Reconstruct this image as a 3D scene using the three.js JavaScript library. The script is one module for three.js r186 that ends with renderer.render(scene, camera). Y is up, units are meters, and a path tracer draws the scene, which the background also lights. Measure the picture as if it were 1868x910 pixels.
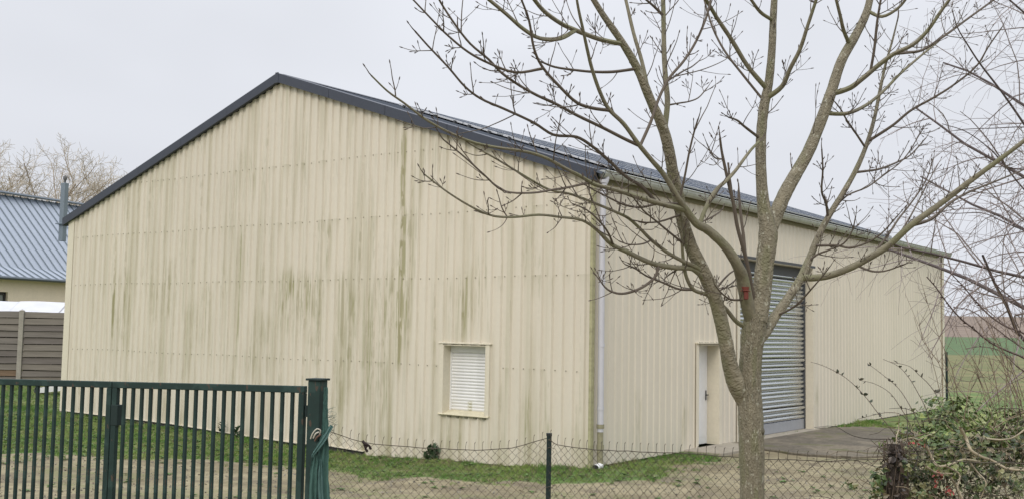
import * as THREE from 'three';
import { mergeGeometries, toCreasedNormals } from 'three/addons/utils/BufferGeometryUtils.js';
import { RoundedBoxGeometry } from 'three/addons/geometries/RoundedBoxGeometry.js';

// ------------------------------------------------------------------ camera
const scene = new THREE.Scene();
const EYE = 2.35, FPX = 1952.6, PITCH = 0.0739, ROLL = 0.018;
const camera = new THREE.PerspectiveCamera(2 * Math.atan(455 / FPX) * 180 / Math.PI, 1868 / 910, 0.1, 4000);
camera.position.set(0, EYE, 0);
camera.rotation.set(PITCH, 0, ROLL);
camera.updateMatrixWorld();
scene.add(camera);

// ------------------------------------------------------------------ random + noise
function rng(seed) { let a = seed >>> 0; return () => { a = (a + 0x6D2B79F5) | 0; let t = Math.imul(a ^ (a >>> 15), 1 | a); t = (t + Math.imul(t ^ (t >>> 7), 61 | t)) ^ t; return ((t ^ (t >>> 14)) >>> 0) / 4294967296; }; }
const R0 = rng(11);
const rr = (a, b, R = R0) => a + (b - a) * R();
function hash3(x, y, z, s) { let h = Math.imul(x, 374761393) ^ Math.imul(y, 668265263) ^ Math.imul(z, 2147483647 - 1013) ^ Math.imul(s, 974634777); h = Math.imul(h ^ (h >>> 13), 1274126177); h = Math.imul(h ^ (h >>> 16), 2246822519); return ((h ^ (h >>> 15)) >>> 0) / 4294967296; }
const mod = (a, n) => ((a % n) + n) % n;
function vnoise(x, y, z = 0, s = 1, px = 0, py = 0) {       // value noise, optional wrap px, py
  const xi = Math.floor(x), yi = Math.floor(y), zi = Math.floor(z);
  let fx = x - xi, fy = y - yi, fz = z - zi;
  fx = fx * fx * (3 - 2 * fx); fy = fy * fy * (3 - 2 * fy); fz = fz * fz * (3 - 2 * fz);
  const X0 = px ? mod(xi, px) : xi, X1 = px ? mod(xi + 1, px) : xi + 1, Y0 = py ? mod(yi, py) : yi, Y1 = py ? mod(yi + 1, py) : yi + 1;
  const L = (a, b, t) => a + (b - a) * t;
  const a = L(L(hash3(X0, Y0, zi, s), hash3(X1, Y0, zi, s), fx), L(hash3(X0, Y1, zi, s), hash3(X1, Y1, zi, s), fx), fy);
  if (!fz) return a;
  const b = L(L(hash3(X0, Y0, zi + 1, s), hash3(X1, Y0, zi + 1, s), fx), L(hash3(X0, Y1, zi + 1, s), hash3(X1, Y1, zi + 1, s), fx), fy);
  return L(a, b, fz);
}
function fbm(x, y, oct = 4, s = 1, px = 0, py = 0) { let v = 0, a = 0.5, t = 0; for (let i = 0; i < oct; i++) { v += a * vnoise(x, y, 0, s + i, px, py); t += a; a *= 0.5; x *= 2; y *= 2; px *= 2; py *= 2; } return v / t; }
const sst = (a, b, x) => { const t = Math.min(1, Math.max(0, (x - a) / (b - a))); return t * t * (3 - 2 * t); };
const mix = (a, b, t) => a + (b - a) * t;
const mix3 = (a, b, t) => [mix(a[0], b[0], t), mix(a[1], b[1], t), mix(a[2], b[2], t)];
const enc = (v) => { v = Math.min(1, Math.max(0, v)); return Math.round(255 * (v <= 0.0031308 ? 12.92 * v : 1.055 * Math.pow(v, 1 / 2.4) - 0.055)); };
function colourTex(w, h, fn, rep = true) {                  // fn(u, v) -> linear albedo
  const d = new Uint8Array(w * h * 4);
  for (let j = 0; j < h; j++) for (let i = 0; i < w; i++) { const c = fn((i + 0.5) / w, (j + 0.5) / h), k = (j * w + i) * 4; d[k] = enc(c[0]); d[k + 1] = enc(c[1]); d[k + 2] = enc(c[2]); d[k + 3] = 255; }
  return finishTex(new THREE.DataTexture(d, w, h), rep, THREE.SRGBColorSpace);
}
function greyTex(w, h, fn, rep = true) {
  const d = new Uint8Array(w * h * 4);
  for (let j = 0; j < h; j++) for (let i = 0; i < w; i++) { const c = Math.round(255 * Math.min(1, Math.max(0, fn((i + 0.5) / w, (j + 0.5) / h)))), k = (j * w + i) * 4; d[k] = d[k + 1] = d[k + 2] = c; d[k + 3] = 255; }
  return finishTex(new THREE.DataTexture(d, w, h), rep, THREE.NoColorSpace);
}
function finishTex(t, rep, cs) { t.wrapS = t.wrapT = rep ? THREE.RepeatWrapping : THREE.ClampToEdgeWrapping; t.magFilter = THREE.LinearFilter; t.minFilter = THREE.LinearFilter; t.colorSpace = cs; t.needsUpdate = true; return t; }

// ------------------------------------------------------------------ sky, sun, exposure
{
  const w = 1024, h = 512, d = new Float32Array(w * h * 4);
  for (let j = 0; j < h; j++) for (let i = 0; i < w; i++) {
    const el = ((j + 0.5) / h - 0.5) * Math.PI, az = (i + 0.5) / w * 2 * Math.PI, s = Math.sin(el), c = Math.cos(el);
    let L;
    if (el < 0) L = [0.20, 0.20, 0.17];
    else {
      const x = c * Math.cos(az), z = c * Math.sin(az), q = 2.2 / (s + 0.35);
      let n = 0, a = 0.5; for (let o = 0; o < 4; o++) { n += a * vnoise(x * q * (1 << o) * 0.8 + 9, z * q * (1 << o) * 0.8 + 9, 0, 31 + o); a *= 0.5; }
      const b = 0.775 * (1 + 1.7 * sst(0.22, 1.0, s)) * (0.86 + 0.30 * n);
      L = [b * 0.955, b * 0.985, b * 1.06];
    }
    const k = (j * w + i) * 4; d[k] = L[0]; d[k + 1] = L[1]; d[k + 2] = L[2]; d[k + 3] = 1;
  }
  const sky = new THREE.DataTexture(d, w, h, THREE.RGBAFormat, THREE.FloatType);
  sky.mapping = THREE.EquirectangularReflectionMapping; sky.magFilter = THREE.LinearFilter; sky.minFilter = THREE.LinearFilter; sky.wrapS = THREE.RepeatWrapping; sky.colorSpace = THREE.LinearSRGBColorSpace; sky.needsUpdate = true;
  scene.background = sky; scene.environment = sky;
}
const sun = new THREE.DirectionalLight(0xfff4e6, 1.3);
sun.position.set(-13, 32, 20); sun.target.position.set(0, 0, -20); sun.castShadow = true; sun.shadow.radius = 45;
sun.shadow.mapSize.set(2048, 2048);
Object.assign(sun.shadow.camera, { left: -40, right: 40, top: 40, bottom: -40, near: 1, far: 120 });
scene.add(sun, sun.target);
const renderer = new THREE.WebGLRenderer({ antialias: true });
renderer.setSize(1024, 498);
renderer.toneMapping = THREE.LinearToneMapping; renderer.toneMappingExposure = 1.0;
renderer.shadowMap.enabled = true;

// ------------------------------------------------------------------ builders
const V = (x, y, z) => new THREE.Vector3(x, y, z);
function at(px, py, depth) {                                // a point seen at (px, py) of the 1868 x 910 photograph, depth metres away
  return V((px - 934) / FPX * depth, (455 - py) / FPX * depth, -depth).applyMatrix4(camera.matrixWorld);
}
const used = new Map();
function numbered(n) { const k = used.get(n) || 0; used.set(n, k + 1); return k ? n + '_' + String(k).padStart(3, '0') : n; }
function sh(o) { o.traverse((m) => { if (m.isMesh) { m.castShadow = m.receiveShadow = true; } }); return o; }
function thing(name, label, category, pos = [0, 0, 0], turn = 0, group) {
  const o = new THREE.Group(); o.name = numbered(name); o.position.set(...pos); o.rotation.y = turn;
  o.userData = { label, category }; if (group) o.userData.group = group; scene.add(o); return o;
}
function clean(g) { g = g.index ? g.toNonIndexed() : g; const o = new THREE.BufferGeometry(); for (const k of ['position', 'normal', 'uv']) if (g.attributes[k]) o.setAttribute(k, g.attributes[k]); if (!o.attributes.normal) o.computeVertexNormals(); if (!o.attributes.uv) o.setAttribute('uv', new THREE.BufferAttribute(new Float32Array(o.attributes.position.count * 2), 2)); return o; }
function merge(list) { list = (Array.isArray(list) ? list : [list]); return list.length === 1 ? clean(list[0]) : mergeGeometries(list.map(clean)); }
function part(name, geos, mat, parent = scene, extra) {
  const m = new THREE.Mesh(merge(geos), mat); m.name = name; m.castShadow = m.receiveShadow = true;
  if (parent === scene) m.name = numbered(name);
  if (extra) Object.assign(m.userData, extra); parent.add(m); return m;
}
function share(name, geo, mat, parent, pos, rot) { const m = new THREE.Mesh(geo, mat); m.name = name; m.castShadow = m.receiveShadow = true; if (pos) m.position.set(...pos); if (rot) m.rotation.set(...rot); parent.add(m); return m; }
function structure(name, geos, mat) { return part(name, geos, mat, scene, { kind: 'structure' }); }
function scaleUV(g, k) { const u = g.attributes.uv; for (let i = 0; i < u.count; i++) u.setXY(i, u.getX(i) * k, u.getY(i) * k); return g; }
function boxUV(g) {                                          // uv in metres by dominant axis
  g = g.index ? g.toNonIndexed() : g; const p = g.attributes.position, n = g.attributes.normal, u = new Float32Array(p.count * 2);
  for (let i = 0; i < p.count; i++) { const ax = Math.abs(n.getX(i)), ay = Math.abs(n.getY(i)), az = Math.abs(n.getZ(i)); if (ax > ay && ax > az) { u[2 * i] = p.getZ(i); u[2 * i + 1] = p.getY(i); } else if (ay > az) { u[2 * i] = p.getX(i); u[2 * i + 1] = p.getZ(i); } else { u[2 * i] = p.getX(i); u[2 * i + 1] = p.getY(i); } }
  g.setAttribute('uv', new THREE.BufferAttribute(u, 2)); return g;
}
function box(x0, x1, y0, y1, z0, z1, bev = 0) { const w = x1 - x0, h = y1 - y0, d = z1 - z0; const g = bev ? new RoundedBoxGeometry(w, h, d, 1, Math.min(bev, w / 2.1, h / 2.1, d / 2.1)) : new THREE.BoxGeometry(w, h, d); g.translate((x0 + x1) / 2, (y0 + y1) / 2, (z0 + z1) / 2); return boxUV(g); }
function bar(a, b, w, h, bev = 0) {                          // a square bar from a to b
  const L = a.distanceTo(b), g = bev ? new RoundedBoxGeometry(w, h, L, 1, bev) : new THREE.BoxGeometry(w, h, L);
  const m = new THREE.Matrix4().lookAt(b, a, V(0, 1, 0)); g.applyMatrix4(m); g.translate((a.x + b.x) / 2, (a.y + b.y) / 2, (a.z + b.z) / 2); return boxUV(g);
}
function tube(pts, radii, sides = 6, sub = 1, wob = 0, R = R0) {      // tapered tube through pts
  let P = pts, rad = radii;
  if (typeof radii === 'number') rad = pts.map(() => radii);
  if (rad.length === 2 && pts.length > 2) rad = pts.map((_, i) => mix(radii[0], radii[1], i / (pts.length - 1)));
  if (sub > 1 && pts.length > 2) {
    const c = new THREE.CatmullRomCurve3(pts, false, 'centripetal'), n = (pts.length - 1) * sub; P = []; const r2 = [];
    for (let i = 0; i <= n; i++) { P.push(c.getPoint(i / n)); const f = i / sub, k = Math.min(pts.length - 2, Math.floor(f)); r2.push(mix(rad[k], rad[k + 1], f - k) * (1 + (wob ? rr(-wob, wob, R) : 0))); }
    rad = r2;
  }
  const n = P.length, pos = new Float32Array(n * (sides + 1) * 3), uv = new Float32Array(n * (sides + 1) * 2), idx = [];
  let nx = V(1, 0, 0), len = 0; const t = V(), bx = V();
  for (let i = 0; i < n; i++) {
    t.subVectors(P[Math.min(n - 1, i + 1)], P[Math.max(0, i - 1)]).normalize();
    if (i === 0) { nx = Math.abs(t.x) < 0.8 ? V(1, 0, 0) : V(0, 0, 1); }
    nx.addScaledVector(t, -nx.dot(t)).normalize(); bx.crossVectors(t, nx);
    if (i) len += P[i].distanceTo(P[i - 1]);
    for (let k = 0; k <= sides; k++) {
      const a = k / sides * 2 * Math.PI, c = Math.cos(a) * rad[i], s = Math.sin(a) * rad[i], q = (i * (sides + 1) + k);
      pos[q * 3] = P[i].x + nx.x * c + bx.x * s; pos[q * 3 + 1] = P[i].y + nx.y * c + bx.y * s; pos[q * 3 + 2] = P[i].z + nx.z * c + bx.z * s;
      uv[q * 2] = k / sides * Math.max(0.05, 2 * Math.PI * rad[0]); uv[q * 2 + 1] = len;
      if (i < n - 1 && k < sides) { const b = q + sides + 1; idx.push(q, q + 1, b, b, q + 1, b + 1); }
    }
  }
  const g = new THREE.BufferGeometry(); g.setAttribute('position', new THREE.BufferAttribute(pos, 3)); g.setAttribute('uv', new THREE.BufferAttribute(uv, 2)); g.setIndex(idx); g.computeVertexNormals();
  return g;
}
function quads(list) {                                       // list of [a, b, c, d] (Vector3, counter-clockwise), uv list optional
  const p = [], u = [];
  for (const [q, t] of list) { for (const k of [0, 1, 2, 0, 2, 3]) { p.push(q[k].x, q[k].y, q[k].z); u.push(...(t ? t[k] : [0, 0])); } }
  const g = new THREE.BufferGeometry(); g.setAttribute('position', new THREE.Float32BufferAttribute(p, 3)); g.setAttribute('uv', new THREE.Float32BufferAttribute(u, 2)); g.computeVertexNormals(); return g;
}
const std = (c, rough = 0.8, metal = 0, o = {}) => new THREE.MeshStandardMaterial({ color: new THREE.Color().setRGB(...c), roughness: rough, metalness: metal, side: THREE.DoubleSide, ...o });
// general grain textures
const grain = greyTex(512, 512, (u, v) => fbm(u * 16, v * 16, 5, 3, 16, 16));
const fineGrain = greyTex(512, 512, (u, v) => 0.5 * fbm(u * 64, v * 64, 3, 5, 64, 64) + 0.5 * fbm(u * 8, v * 8, 3, 6, 8, 8));
function rep(t, x, y) { const c = t.clone(); c.repeat.set(x, y); c.needsUpdate = true; return c; }
const speck = (base, amp, seed, f = 24) => colourTex(512, 512, (u, v) => { const n = 0.6 * fbm(u * f, v * f, 4, seed, f, f) + 0.4 * fbm(u * 4, v * 4, 3, seed + 9, 4, 4); const k = 1 + amp * (n - 0.5) * 2; return [base[0] * k, base[1] * k, base[2] * k]; });

// ------------------------------------------------------------------ terrain
const CX = 1.383, CZ = -18.435, TH = 0.6488, ct = Math.cos(TH), st = Math.sin(TH), BW = 16.5, BL = 21.4, EH = 4.98, RH = 7.72;
const BTURN = Math.PI - TH;
const toLocal = (x, z) => { const dx = x - CX, dz = z - CZ; return [-ct * dx - st * dz, st * dx - ct * dz]; };
const fromLocal = (a, b) => [CX - ct * a + st * b, CZ - st * a - ct * b];
const lerpTable = (T, s) => { if (s <= T[0][0]) return T[0][1]; for (let i = 1; i < T.length; i++) if (s <= T[i][0]) return mix(T[i - 1][1], T[i][1], (s - T[i - 1][0]) / (T[i][0] - T[i - 1][0])); return T[T.length - 1][1]; };
const baseGround = [[-2, 0], [0, -0.015], [1.8, -0.13], [3.3, -0.155], [5.3, -0.25], [7, -0.22], [9, -0.19], [11, -0.13], [14, -0.1], [17, -0.1], [20, 0]];
function height(x, z) {
  const [a, b] = toLocal(x, z); let h = 0;
  const dist = b < 0 ? -b : 0;
  if (b < 12) h += lerpTable(baseGround, a) * Math.exp(-((dist / 3.2) ** 2)) * (b > 0 ? Math.max(0, 1 - b / 6) : 1);
  h += 0.42 * sst(17.5, 24, a) * sst(-6, 4, b) * sst(-70, -50, z + 0);           // the lawn rises behind the left corner
  h += 0.03 * (fbm(x * 0.6, z * 0.6, 3, 41) - 0.5) * sst(0.3, 1.5, Math.max(-b, -a));
  const d = -z;
  if (d > 130) h += 2.2 * sst(130, 260, d) + 9.2 * sst(230, 520, d) + 2.4 * sst(430, 640, d);
  h += 1.2 * (fbm(x * 0.008, z * 0.008, 3, 43) - 0.5) * sst(120, 300, d);
  return h;
}
function grassAmount(x, z) {                                 // 1 turf, 0 bare yard
  const [a, b] = toLocal(x, z); const n = fbm(x * 0.9, z * 0.9, 4, 51) - 0.5, n2 = fbm(x * 3.1, z * 3.1, 3, 57) - 0.5;
  const j = n * 2.6 + n2 * 1.3;
  let w;
  if (b < 0) { const wide = lerpTable([[-1.2, 1.25], [0, 2.3], [0.6, 2.9], [3, 2.5], [5.5, 3.3], [8, 5.6], [11, 7.6], [16, 10.5], [30, 18]], a); w = a < -0.6 ? sst(0.35, -0.35, Math.hypot(Math.max(0, -a - 0.0), -b) - 1.7 + j * 0.5) : sst(0.6, -0.6, -b - wide + j); }
  else if (a < 0) w = sst(0.25, -0.25, -a - lerpTable([[0, 1.35], [3, 1.0], [5, 0.55], [10, 0.6], [12, 1.4], [16, 3.0], [21, 6]], b) + j * 0.5);
  else w = 1;
  if (-z > 30) w = Math.max(w, sst(30, 36, -z + j * 3));
  return w;
}
const cDirt = [0.252, 0.218, 0.134], cDirt2 = [0.190, 0.160, 0.095], cGrass = [0.080, 0.140, 0.028], cGrass2 = [0.15, 0.172, 0.055];
function groundSheet(x0, x1, z0, z1, nx, nz) {
  const g = new THREE.PlaneGeometry(x1 - x0, z1 - z0, nx, nz); g.rotateX(-Math.PI / 2); g.translate((x0 + x1) / 2, 0, (z0 + z1) / 2);
  const p = g.attributes.position; for (let i = 0; i < p.count; i++) p.setY(i, height(p.getX(i), p.getZ(i)));
  g.computeVertexNormals(); return g;
}
{
  const X0 = -34, X1 = 30, Z0 = -46, Z1 = 4;
  const tex = colourTex(2048, 1600, (u, v) => {
    const x = mix(X0, X1, u), z = mix(Z1, Z0, v);
    const w = grassAmount(x, z), f = fbm(x * 9, z * 9, 3, 61), m = fbm(x * 1.3, z * 1.3, 4, 63), sp = vnoise(x * 24, z * 24, 0, 66);
    let dirt = mix3(cDirt, cDirt2, sst(0.42, 0.68, m)); const k = 0.72 + 0.56 * f + 0.26 * (sp - 0.5); dirt = dirt.map((c) => c * k);
    const moss = sst(0.46, 0.62, fbm(x * 0.8 + 5, z * 0.8, 4, 68)) * 0.75; dirt = mix3(dirt, [0.155, 0.16, 0.07], moss * sst(0.35, 0.6, f)); dirt = mix3(dirt, [0.13, 0.105, 0.07], 0.6 * sst(0.56, 0.68, fbm(x * 2.4, z * 2.4, 4, 70)));
    let gr = mix3(cGrass, cGrass2, sst(0.35, 0.7, m)); gr = mix3(gr, [0.17, 0.15, 0.085], 0.45 * sst(0.55, 0.75, fbm(x * 4, z * 4, 3, 69))); gr = gr.map((c) => c * (0.7 + 0.6 * f));
    return mix3(dirt, gr, sst(0.3, 0.75, w + (f - 0.5) * 0.5));
  }, false);
  const m = new THREE.MeshStandardMaterial({ map: tex, roughness: 1, bumpMap: rep(fineGrain, 26, 20), bumpScale: 0.02 });
  structure('ground', groundSheet(X0, X1, Z0, Z1, 160, 125), m);
  // meadow, young crop, ploughed land and a last green field, one behind the other up the slope
  const fieldTex = (a, b, s, sx, sz) => { const t = colourTex(512, 512, (u, v) => { const n = fbm(u * 24, v * 24, 4, s, 24, 24), q = fbm(u * 6, v * 6, 3, s + 7, 6, 6); const c = mix3(a, b, sst(0.3, 0.7, q)); const k = 0.75 + 0.5 * n; return c.map((e) => e * k); }); return rep(t, sx, sz); };
  const fm = (a, b, s, sx, sz) => new THREE.MeshStandardMaterial({ map: fieldTex(a, b, s, sx, sz), roughness: 1, bumpMap: rep(grain, sx * 3, sz * 3), bumpScale: 0.1 });
  structure('meadow', [groundSheet(-500, 700, -140, Z0, 60, 30), groundSheet(-500, X0, Z0, 40, 12, 12), groundSheet(X1, 700, Z0, 40, 12, 12)], fm([0.17, 0.155, 0.066], [0.115, 0.128, 0.045], 71, 60, 8));
  structure('crop_field', groundSheet(-500, 700, -255, -140, 60, 16), fm([0.066, 0.118, 0.045], [0.082, 0.13, 0.048], 75, 40, 8));
  structure('ploughed_field', groundSheet(-600, 900, -520, -255, 60, 24), fm([0.165, 0.125, 0.095], [0.20, 0.155, 0.118], 79, 40, 12));
  structure('hill_field', groundSheet(-900, 1200, -900, -520, 60, 16), fm([0.085, 0.12, 0.05], [0.10, 0.13, 0.055], 83, 40, 12));
  structure('road', groundSheet(-34, 30, 4, 40, 16, 16), std([0.06, 0.06, 0.062], 0.95));
}
// worn tarmac apron in front of the roller shutter
{
  const s = new THREE.Shape(); const P = [[-0.02, 5.2], [-0.9, 5.0], [-2.0, 4.6], [-2.9, 5.0], [-3.5, 6.2], [-3.9, 7.4], [-3.3, 8.8], [-2.6, 10.2], [-1.7, 11.6], [-0.8, 11.9], [-0.35, 11.2], [-0.02, 10.6]];
  const pts = []; for (let i = 0; i < P.length; i++) { const q = P[(i + 1) % P.length]; for (let k = 0; k < 6; k++) { const t = k / 6; pts.push([mix(P[i][0], q[0], t) + (P[i][0] > -0.1 && q[0] > -0.1 ? 0 : rr(-0.07, 0.07)), mix(P[i][1], q[1], t) + rr(-0.06, 0.06)]); } }
  pts.forEach(([a, b], i) => { const [x, z] = fromLocal(Math.min(-0.01, a), b); i ? s.lineTo(x, -z) : s.moveTo(x, -z); });
  const g = new THREE.ExtrudeGeometry(s, { depth: 0.05, bevelEnabled: true, bevelSize: 0.02, bevelThickness: 0.012, bevelSegments: 1, curveSegments: 1 }); g.rotateX(-Math.PI / 2); g.translate(0, -0.02, 0);
  const t = colourTex(1024, 1024, (u, v) => { const n = fbm(u * 40, v * 40, 3, 91, 40, 40), q = fbm(u * 5, v * 5, 4, 93, 5, 5), sp = vnoise(u * 140, v * 140, 0, 95, 140, 140); const k = 0.65 + 0.5 * n + 0.4 * (sp - 0.5); let c = mix3([0.125, 0.108, 0.080], [0.185, 0.157, 0.112], sst(0.4, 0.65, q)); c = c.map((e) => e * k); return mix3(c, [0.105, 0.105, 0.045], 0.7 * sst(0.6, 0.72, fbm(u * 9, v * 9, 4, 97, 9, 9))); });
  t.repeat.set(0.25, 0.25);
  structure('tarmac_apron', g, new THREE.MeshStandardMaterial({ map: t, roughness: 0.95, bumpMap: rep(fineGrain, 0.6, 0.6), bumpScale: 0.012 }));
  const slab = new THREE.Group();
  const cm = new THREE.MeshStandardMaterial({ map: speck([0.30, 0.27, 0.215], 0.35, 101), roughness: 0.95, bumpMap: grain, bumpScale: 0.006 });
  const d = box(-0.82, 0.02, -0.1, 0.055, 3.35, 5.35, 0.02), b2 = box(-0.18, 0.2, -0.1, 0.045, 5.7, 10.15, 0.015);
  const m = new THREE.Matrix4().makeRotationY(BTURN).setPosition(CX, 0, CZ); d.applyMatrix4(m); b2.applyMatrix4(m);
  structure('concrete_step', d, cm); structure('concrete_sill', b2, cm);
}

// ------------------------------------------------------------------ the shed
const cream = [0.628, 0.578, 0.475];
const stains = [   // s, y top, y bottom, half width, strength, green (0 grey .. 1 green)
  [4.48, 6.25, 1.6, 0.035, 1.0, 1], [4.42, 4.6, 2.2, 0.16, 0.55, 0.9], [4.9, 3.3, 0.2, 0.20, 0.5, 0.3], [5.3, 3.1, 0.4, 0.12, 0.45, 0.3],
  [9.42, 4.6, 1.6, 0.04, 0.8, 0.4], [9.42, 6.2, 5.3, 0.09, 0.55, 0.3], [9.12, 6.1, 5.2, 0.07, 0.6, 0.3], [9.8, 5.9, 4.0, 0.10, 0.25, 0.3],
  [7.75, 3.45, 2.3, 0.26, 0.7, 0.6], [7.2, 3.35, 2.2, 0.14, 0.55, 0.6], [6.85, 3.3, 1.6, 0.18, 0.35, 0.5], [6.57, 4.55, 3.4, 0.05, 0.6, 0.3], [6.1, 3.4, 0.3, 0.16, 0.4, 0.4],
  [5.75, 3.0, 1.2, 0.10, 0.5, 0.4], [2.8, 3.45, 2.25, 0.14, 0.5, 0.9], [2.45, 3.9, 2.4, 0.05, 0.4, 0.5], [3.2, 3.3, 2.3, 0.06, 0.35, 0.6],
  [14.35, 4.3, 2.0, 0.06, 0.5, 0.9], [13.9, 3.6, 1.6, 0.22, 0.3, 0.8], [12.05, 3.8, 2.4, 0.12, 0.4, 0.6], [11.95, 5.6, 5.0, 0.03, 0.6, 0.5], [10.6, 3.2, 1.8, 0.2, 0.3, 0.5],
  [12.6, 3.3, 0.6, 0.25, 0.2, 0.6], [8.6, 2.6, 1.2, 0.3, 0.28, 0.4], [9.0, 2.0, 1.1, 0.14, 0.35, 0.4], [11.2, 2.8, 0.9, 0.2, 0.25, 0.4], [2.9, 0.66, 0.0, 0.05, 0.5, 1], [3.15, 0.66, 0.1, 0.03, 0.5, 1], [0.9, 1.4, 0.0, 0.04, 0.4, 1], [1.3, 1.2, 0.1, 0.05, 0.3, 1],
];
const rowsY = [1.63, 3.30, 4.55, 5.82];
function wallTexture(W, H, w, h, seed, dirtK, list) {
  return colourTex(w, h, (u, v) => {
    const s = u * W, y = v * H; let c = cream.slice();
    const big = fbm(s * 0.35, y * 0.35, 3, seed), vert = fbm(s * 7, y * 0.5, 4, seed + 3), vf = fbm(s * 26, y * 0.9, 3, seed + 5), sp = fbm(s * 18, y * 18, 3, seed + 7);
    const k = 0.93 + 0.14 * big + 0.05 * (sp - 0.5); c = c.map((e) => e * k);
    const fine = fbm(s * 46, y * 0.55, 3, seed + 21), rag = fbm(s * 30, y * 5, 3, seed + 23);
    let grey = dirtK * 0.34 * sst(0.5, 0.72, vert) * sst(0.3, 0.62, big + 0.1) * sst(0.38, 0.6, fine) + dirtK * 0.42 * sst(0.58, 0.72, vf) * sst(0.35, 0.6, vert) * sst(0.4, 0.6, rag);
    let green = dirtK * 0.35 * sst(0.50, 0.78, fbm(s * 4.5, y * 0.28, 4, seed + 9));
    for (const r of rowsY) { const d = r - y; if (d > -0.02 && d < 0.55) grey += dirtK * 0.36 * Math.exp(-d / 0.16) * sst(0.52, 0.75, fbm(s * 9, r * 31, 2, seed + 13)); }
    green += dirtK * 0.4 * sst(0.9, 0.0, y) * sst(0.42, 0.75, fbm(s * 6, y * 1.2, 3, seed + 17));
    for (const [ss, yt, yb, hw, a, gn] of list) {
      if (y > yt + 0.3 || y < yb - 0.6 || Math.abs(s - ss) > hw * 2.2) continue;
      const e = (1 - Math.min(1, Math.abs(s - ss) / (hw * 2.2))) * sst(yt + 0.25, yt - 0.25, y) * sst(yb - 0.5, yb + 0.7, y) * (0.12 + 1.25 * sst(0.40, 0.62, fine) * sst(0.25, 0.6, fbm(s * 14, y * 2.2, 3, seed + 19)) + 0.5 * sst(0.55, 0.7, rag));
      grey += a * e * (1 - gn) * 0.85; green += a * e * gn * 0.95 + a * e * 0.2;
    }
    c = mix3(c, [0.29, 0.282, 0.165], Math.min(0.75, grey)); c = mix3(c, [0.235, 0.225, 0.085], Math.min(0.7, green));
    return c;
  }, false);
}
const gableTex = wallTexture(17, 8, 2048, 1024, 111, 0.62, stains);
const sideTex = wallTexture(22, 5.5, 2048, 512, 151, 0.16, [[0.35, 5, 0.0, 0.06, 0.3, 0.9], [1.6, 1.2, 0, 0.1, 0.25, 0.9], [3.4, 0.9, 0, 0.1, 0.3, 0.8], [10.3, 1, 0, 0.08, 0.35, 0.9]]);
const M = {
  gable: new THREE.MeshStandardMaterial({ map: gableTex, roughness: 0.62, side: THREE.DoubleSide }),
  side: new THREE.MeshStandardMaterial({ map: sideTex, roughness: 0.6, side: THREE.DoubleSide }),
  trim: new THREE.MeshStandardMaterial({ map: speck([0.63, 0.582, 0.465], 0.10, 121), roughness: 0.6, side: THREE.DoubleSide }),
  trimGreen: new THREE.MeshStandardMaterial({ map: speck([0.34, 0.325, 0.19], 0.4, 123), roughness: 0.7, side: THREE.DoubleSide }),
  slate: new THREE.MeshStandardMaterial({ map: speck([0.040, 0.047, 0.066], 0.16, 125), roughness: 0.55, side: THREE.DoubleSide }),
  roof: new THREE.MeshPhysicalMaterial({ map: speck([0.075, 0.086, 0.104], 0.2, 127), roughness: 0.95, specularIntensity: 0.0, side: THREE.DoubleSide }),
  zinc: new THREE.MeshStandardMaterial({ map: speck([0.43, 0.45, 0.42], 0.35, 129, 12), roughness: 0.5, metalness: 0.35, side: THREE.DoubleSide }),
  pipe: new THREE.MeshStandardMaterial({ map: speck([0.51, 0.51, 0.54], 0.10, 131, 8), roughness: 0.5, metalness: 0.1, side: THREE.DoubleSide }),
  mossyIron: new THREE.MeshStandardMaterial({ map: speck([0.25, 0.235, 0.15], 0.4, 133), roughness: 0.9, side: THREE.DoubleSide }),
  white: new THREE.MeshStandardMaterial({ map: speck([0.74, 0.74, 0.73], 0.10, 135, 10), roughness: 0.45, side: THREE.DoubleSide }),
  dirtyWhite: new THREE.MeshStandardMaterial({ map: colourTex(256, 256, (u, v) => mix3([0.70, 0.70, 0.68], [0.42, 0.40, 0.24], 0.8 * sst(0.5, 0.7, fbm(u * 8, v * 8, 4, 145, 8, 8)))), roughness: 0.6, side: THREE.DoubleSide }),
  steel: new THREE.MeshStandardMaterial({ color: new THREE.Color().setRGB(0.56, 0.585, 0.60), roughness: 0.36, metalness: 0.97, roughnessMap: rep(greyTex(256, 256, (u, v) => 0.75 + 0.5 * (fbm(u * 16, v * 4, 3, 137, 16, 4) - 0.5)), 0.6, 3), side: THREE.DoubleSide }),
  darkSteel: std([0.075, 0.08, 0.085], 0.6, 0.3),
  plinth: new THREE.MeshStandardMaterial({ map: speck([0.055, 0.055, 0.056], 0.4, 139), roughness: 0.95 }),
  alu: std([0.72, 0.73, 0.74], 0.42, 0.55),
  panel: new THREE.MeshPhysicalMaterial({ color: new THREE.Color().setRGB(0.075, 0.088, 0.112), roughness: 0.95, metalness: 0.0, specularIntensity: 0.0 }),
  black: std([0.02, 0.02, 0.022], 0.8),
};
const shed = thing('metal_shed', 'long cream ribbed metal shed with a gable end, dark roof edge and roller shutter', 'shed', [CX, 0, CZ], BTURN);
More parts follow.
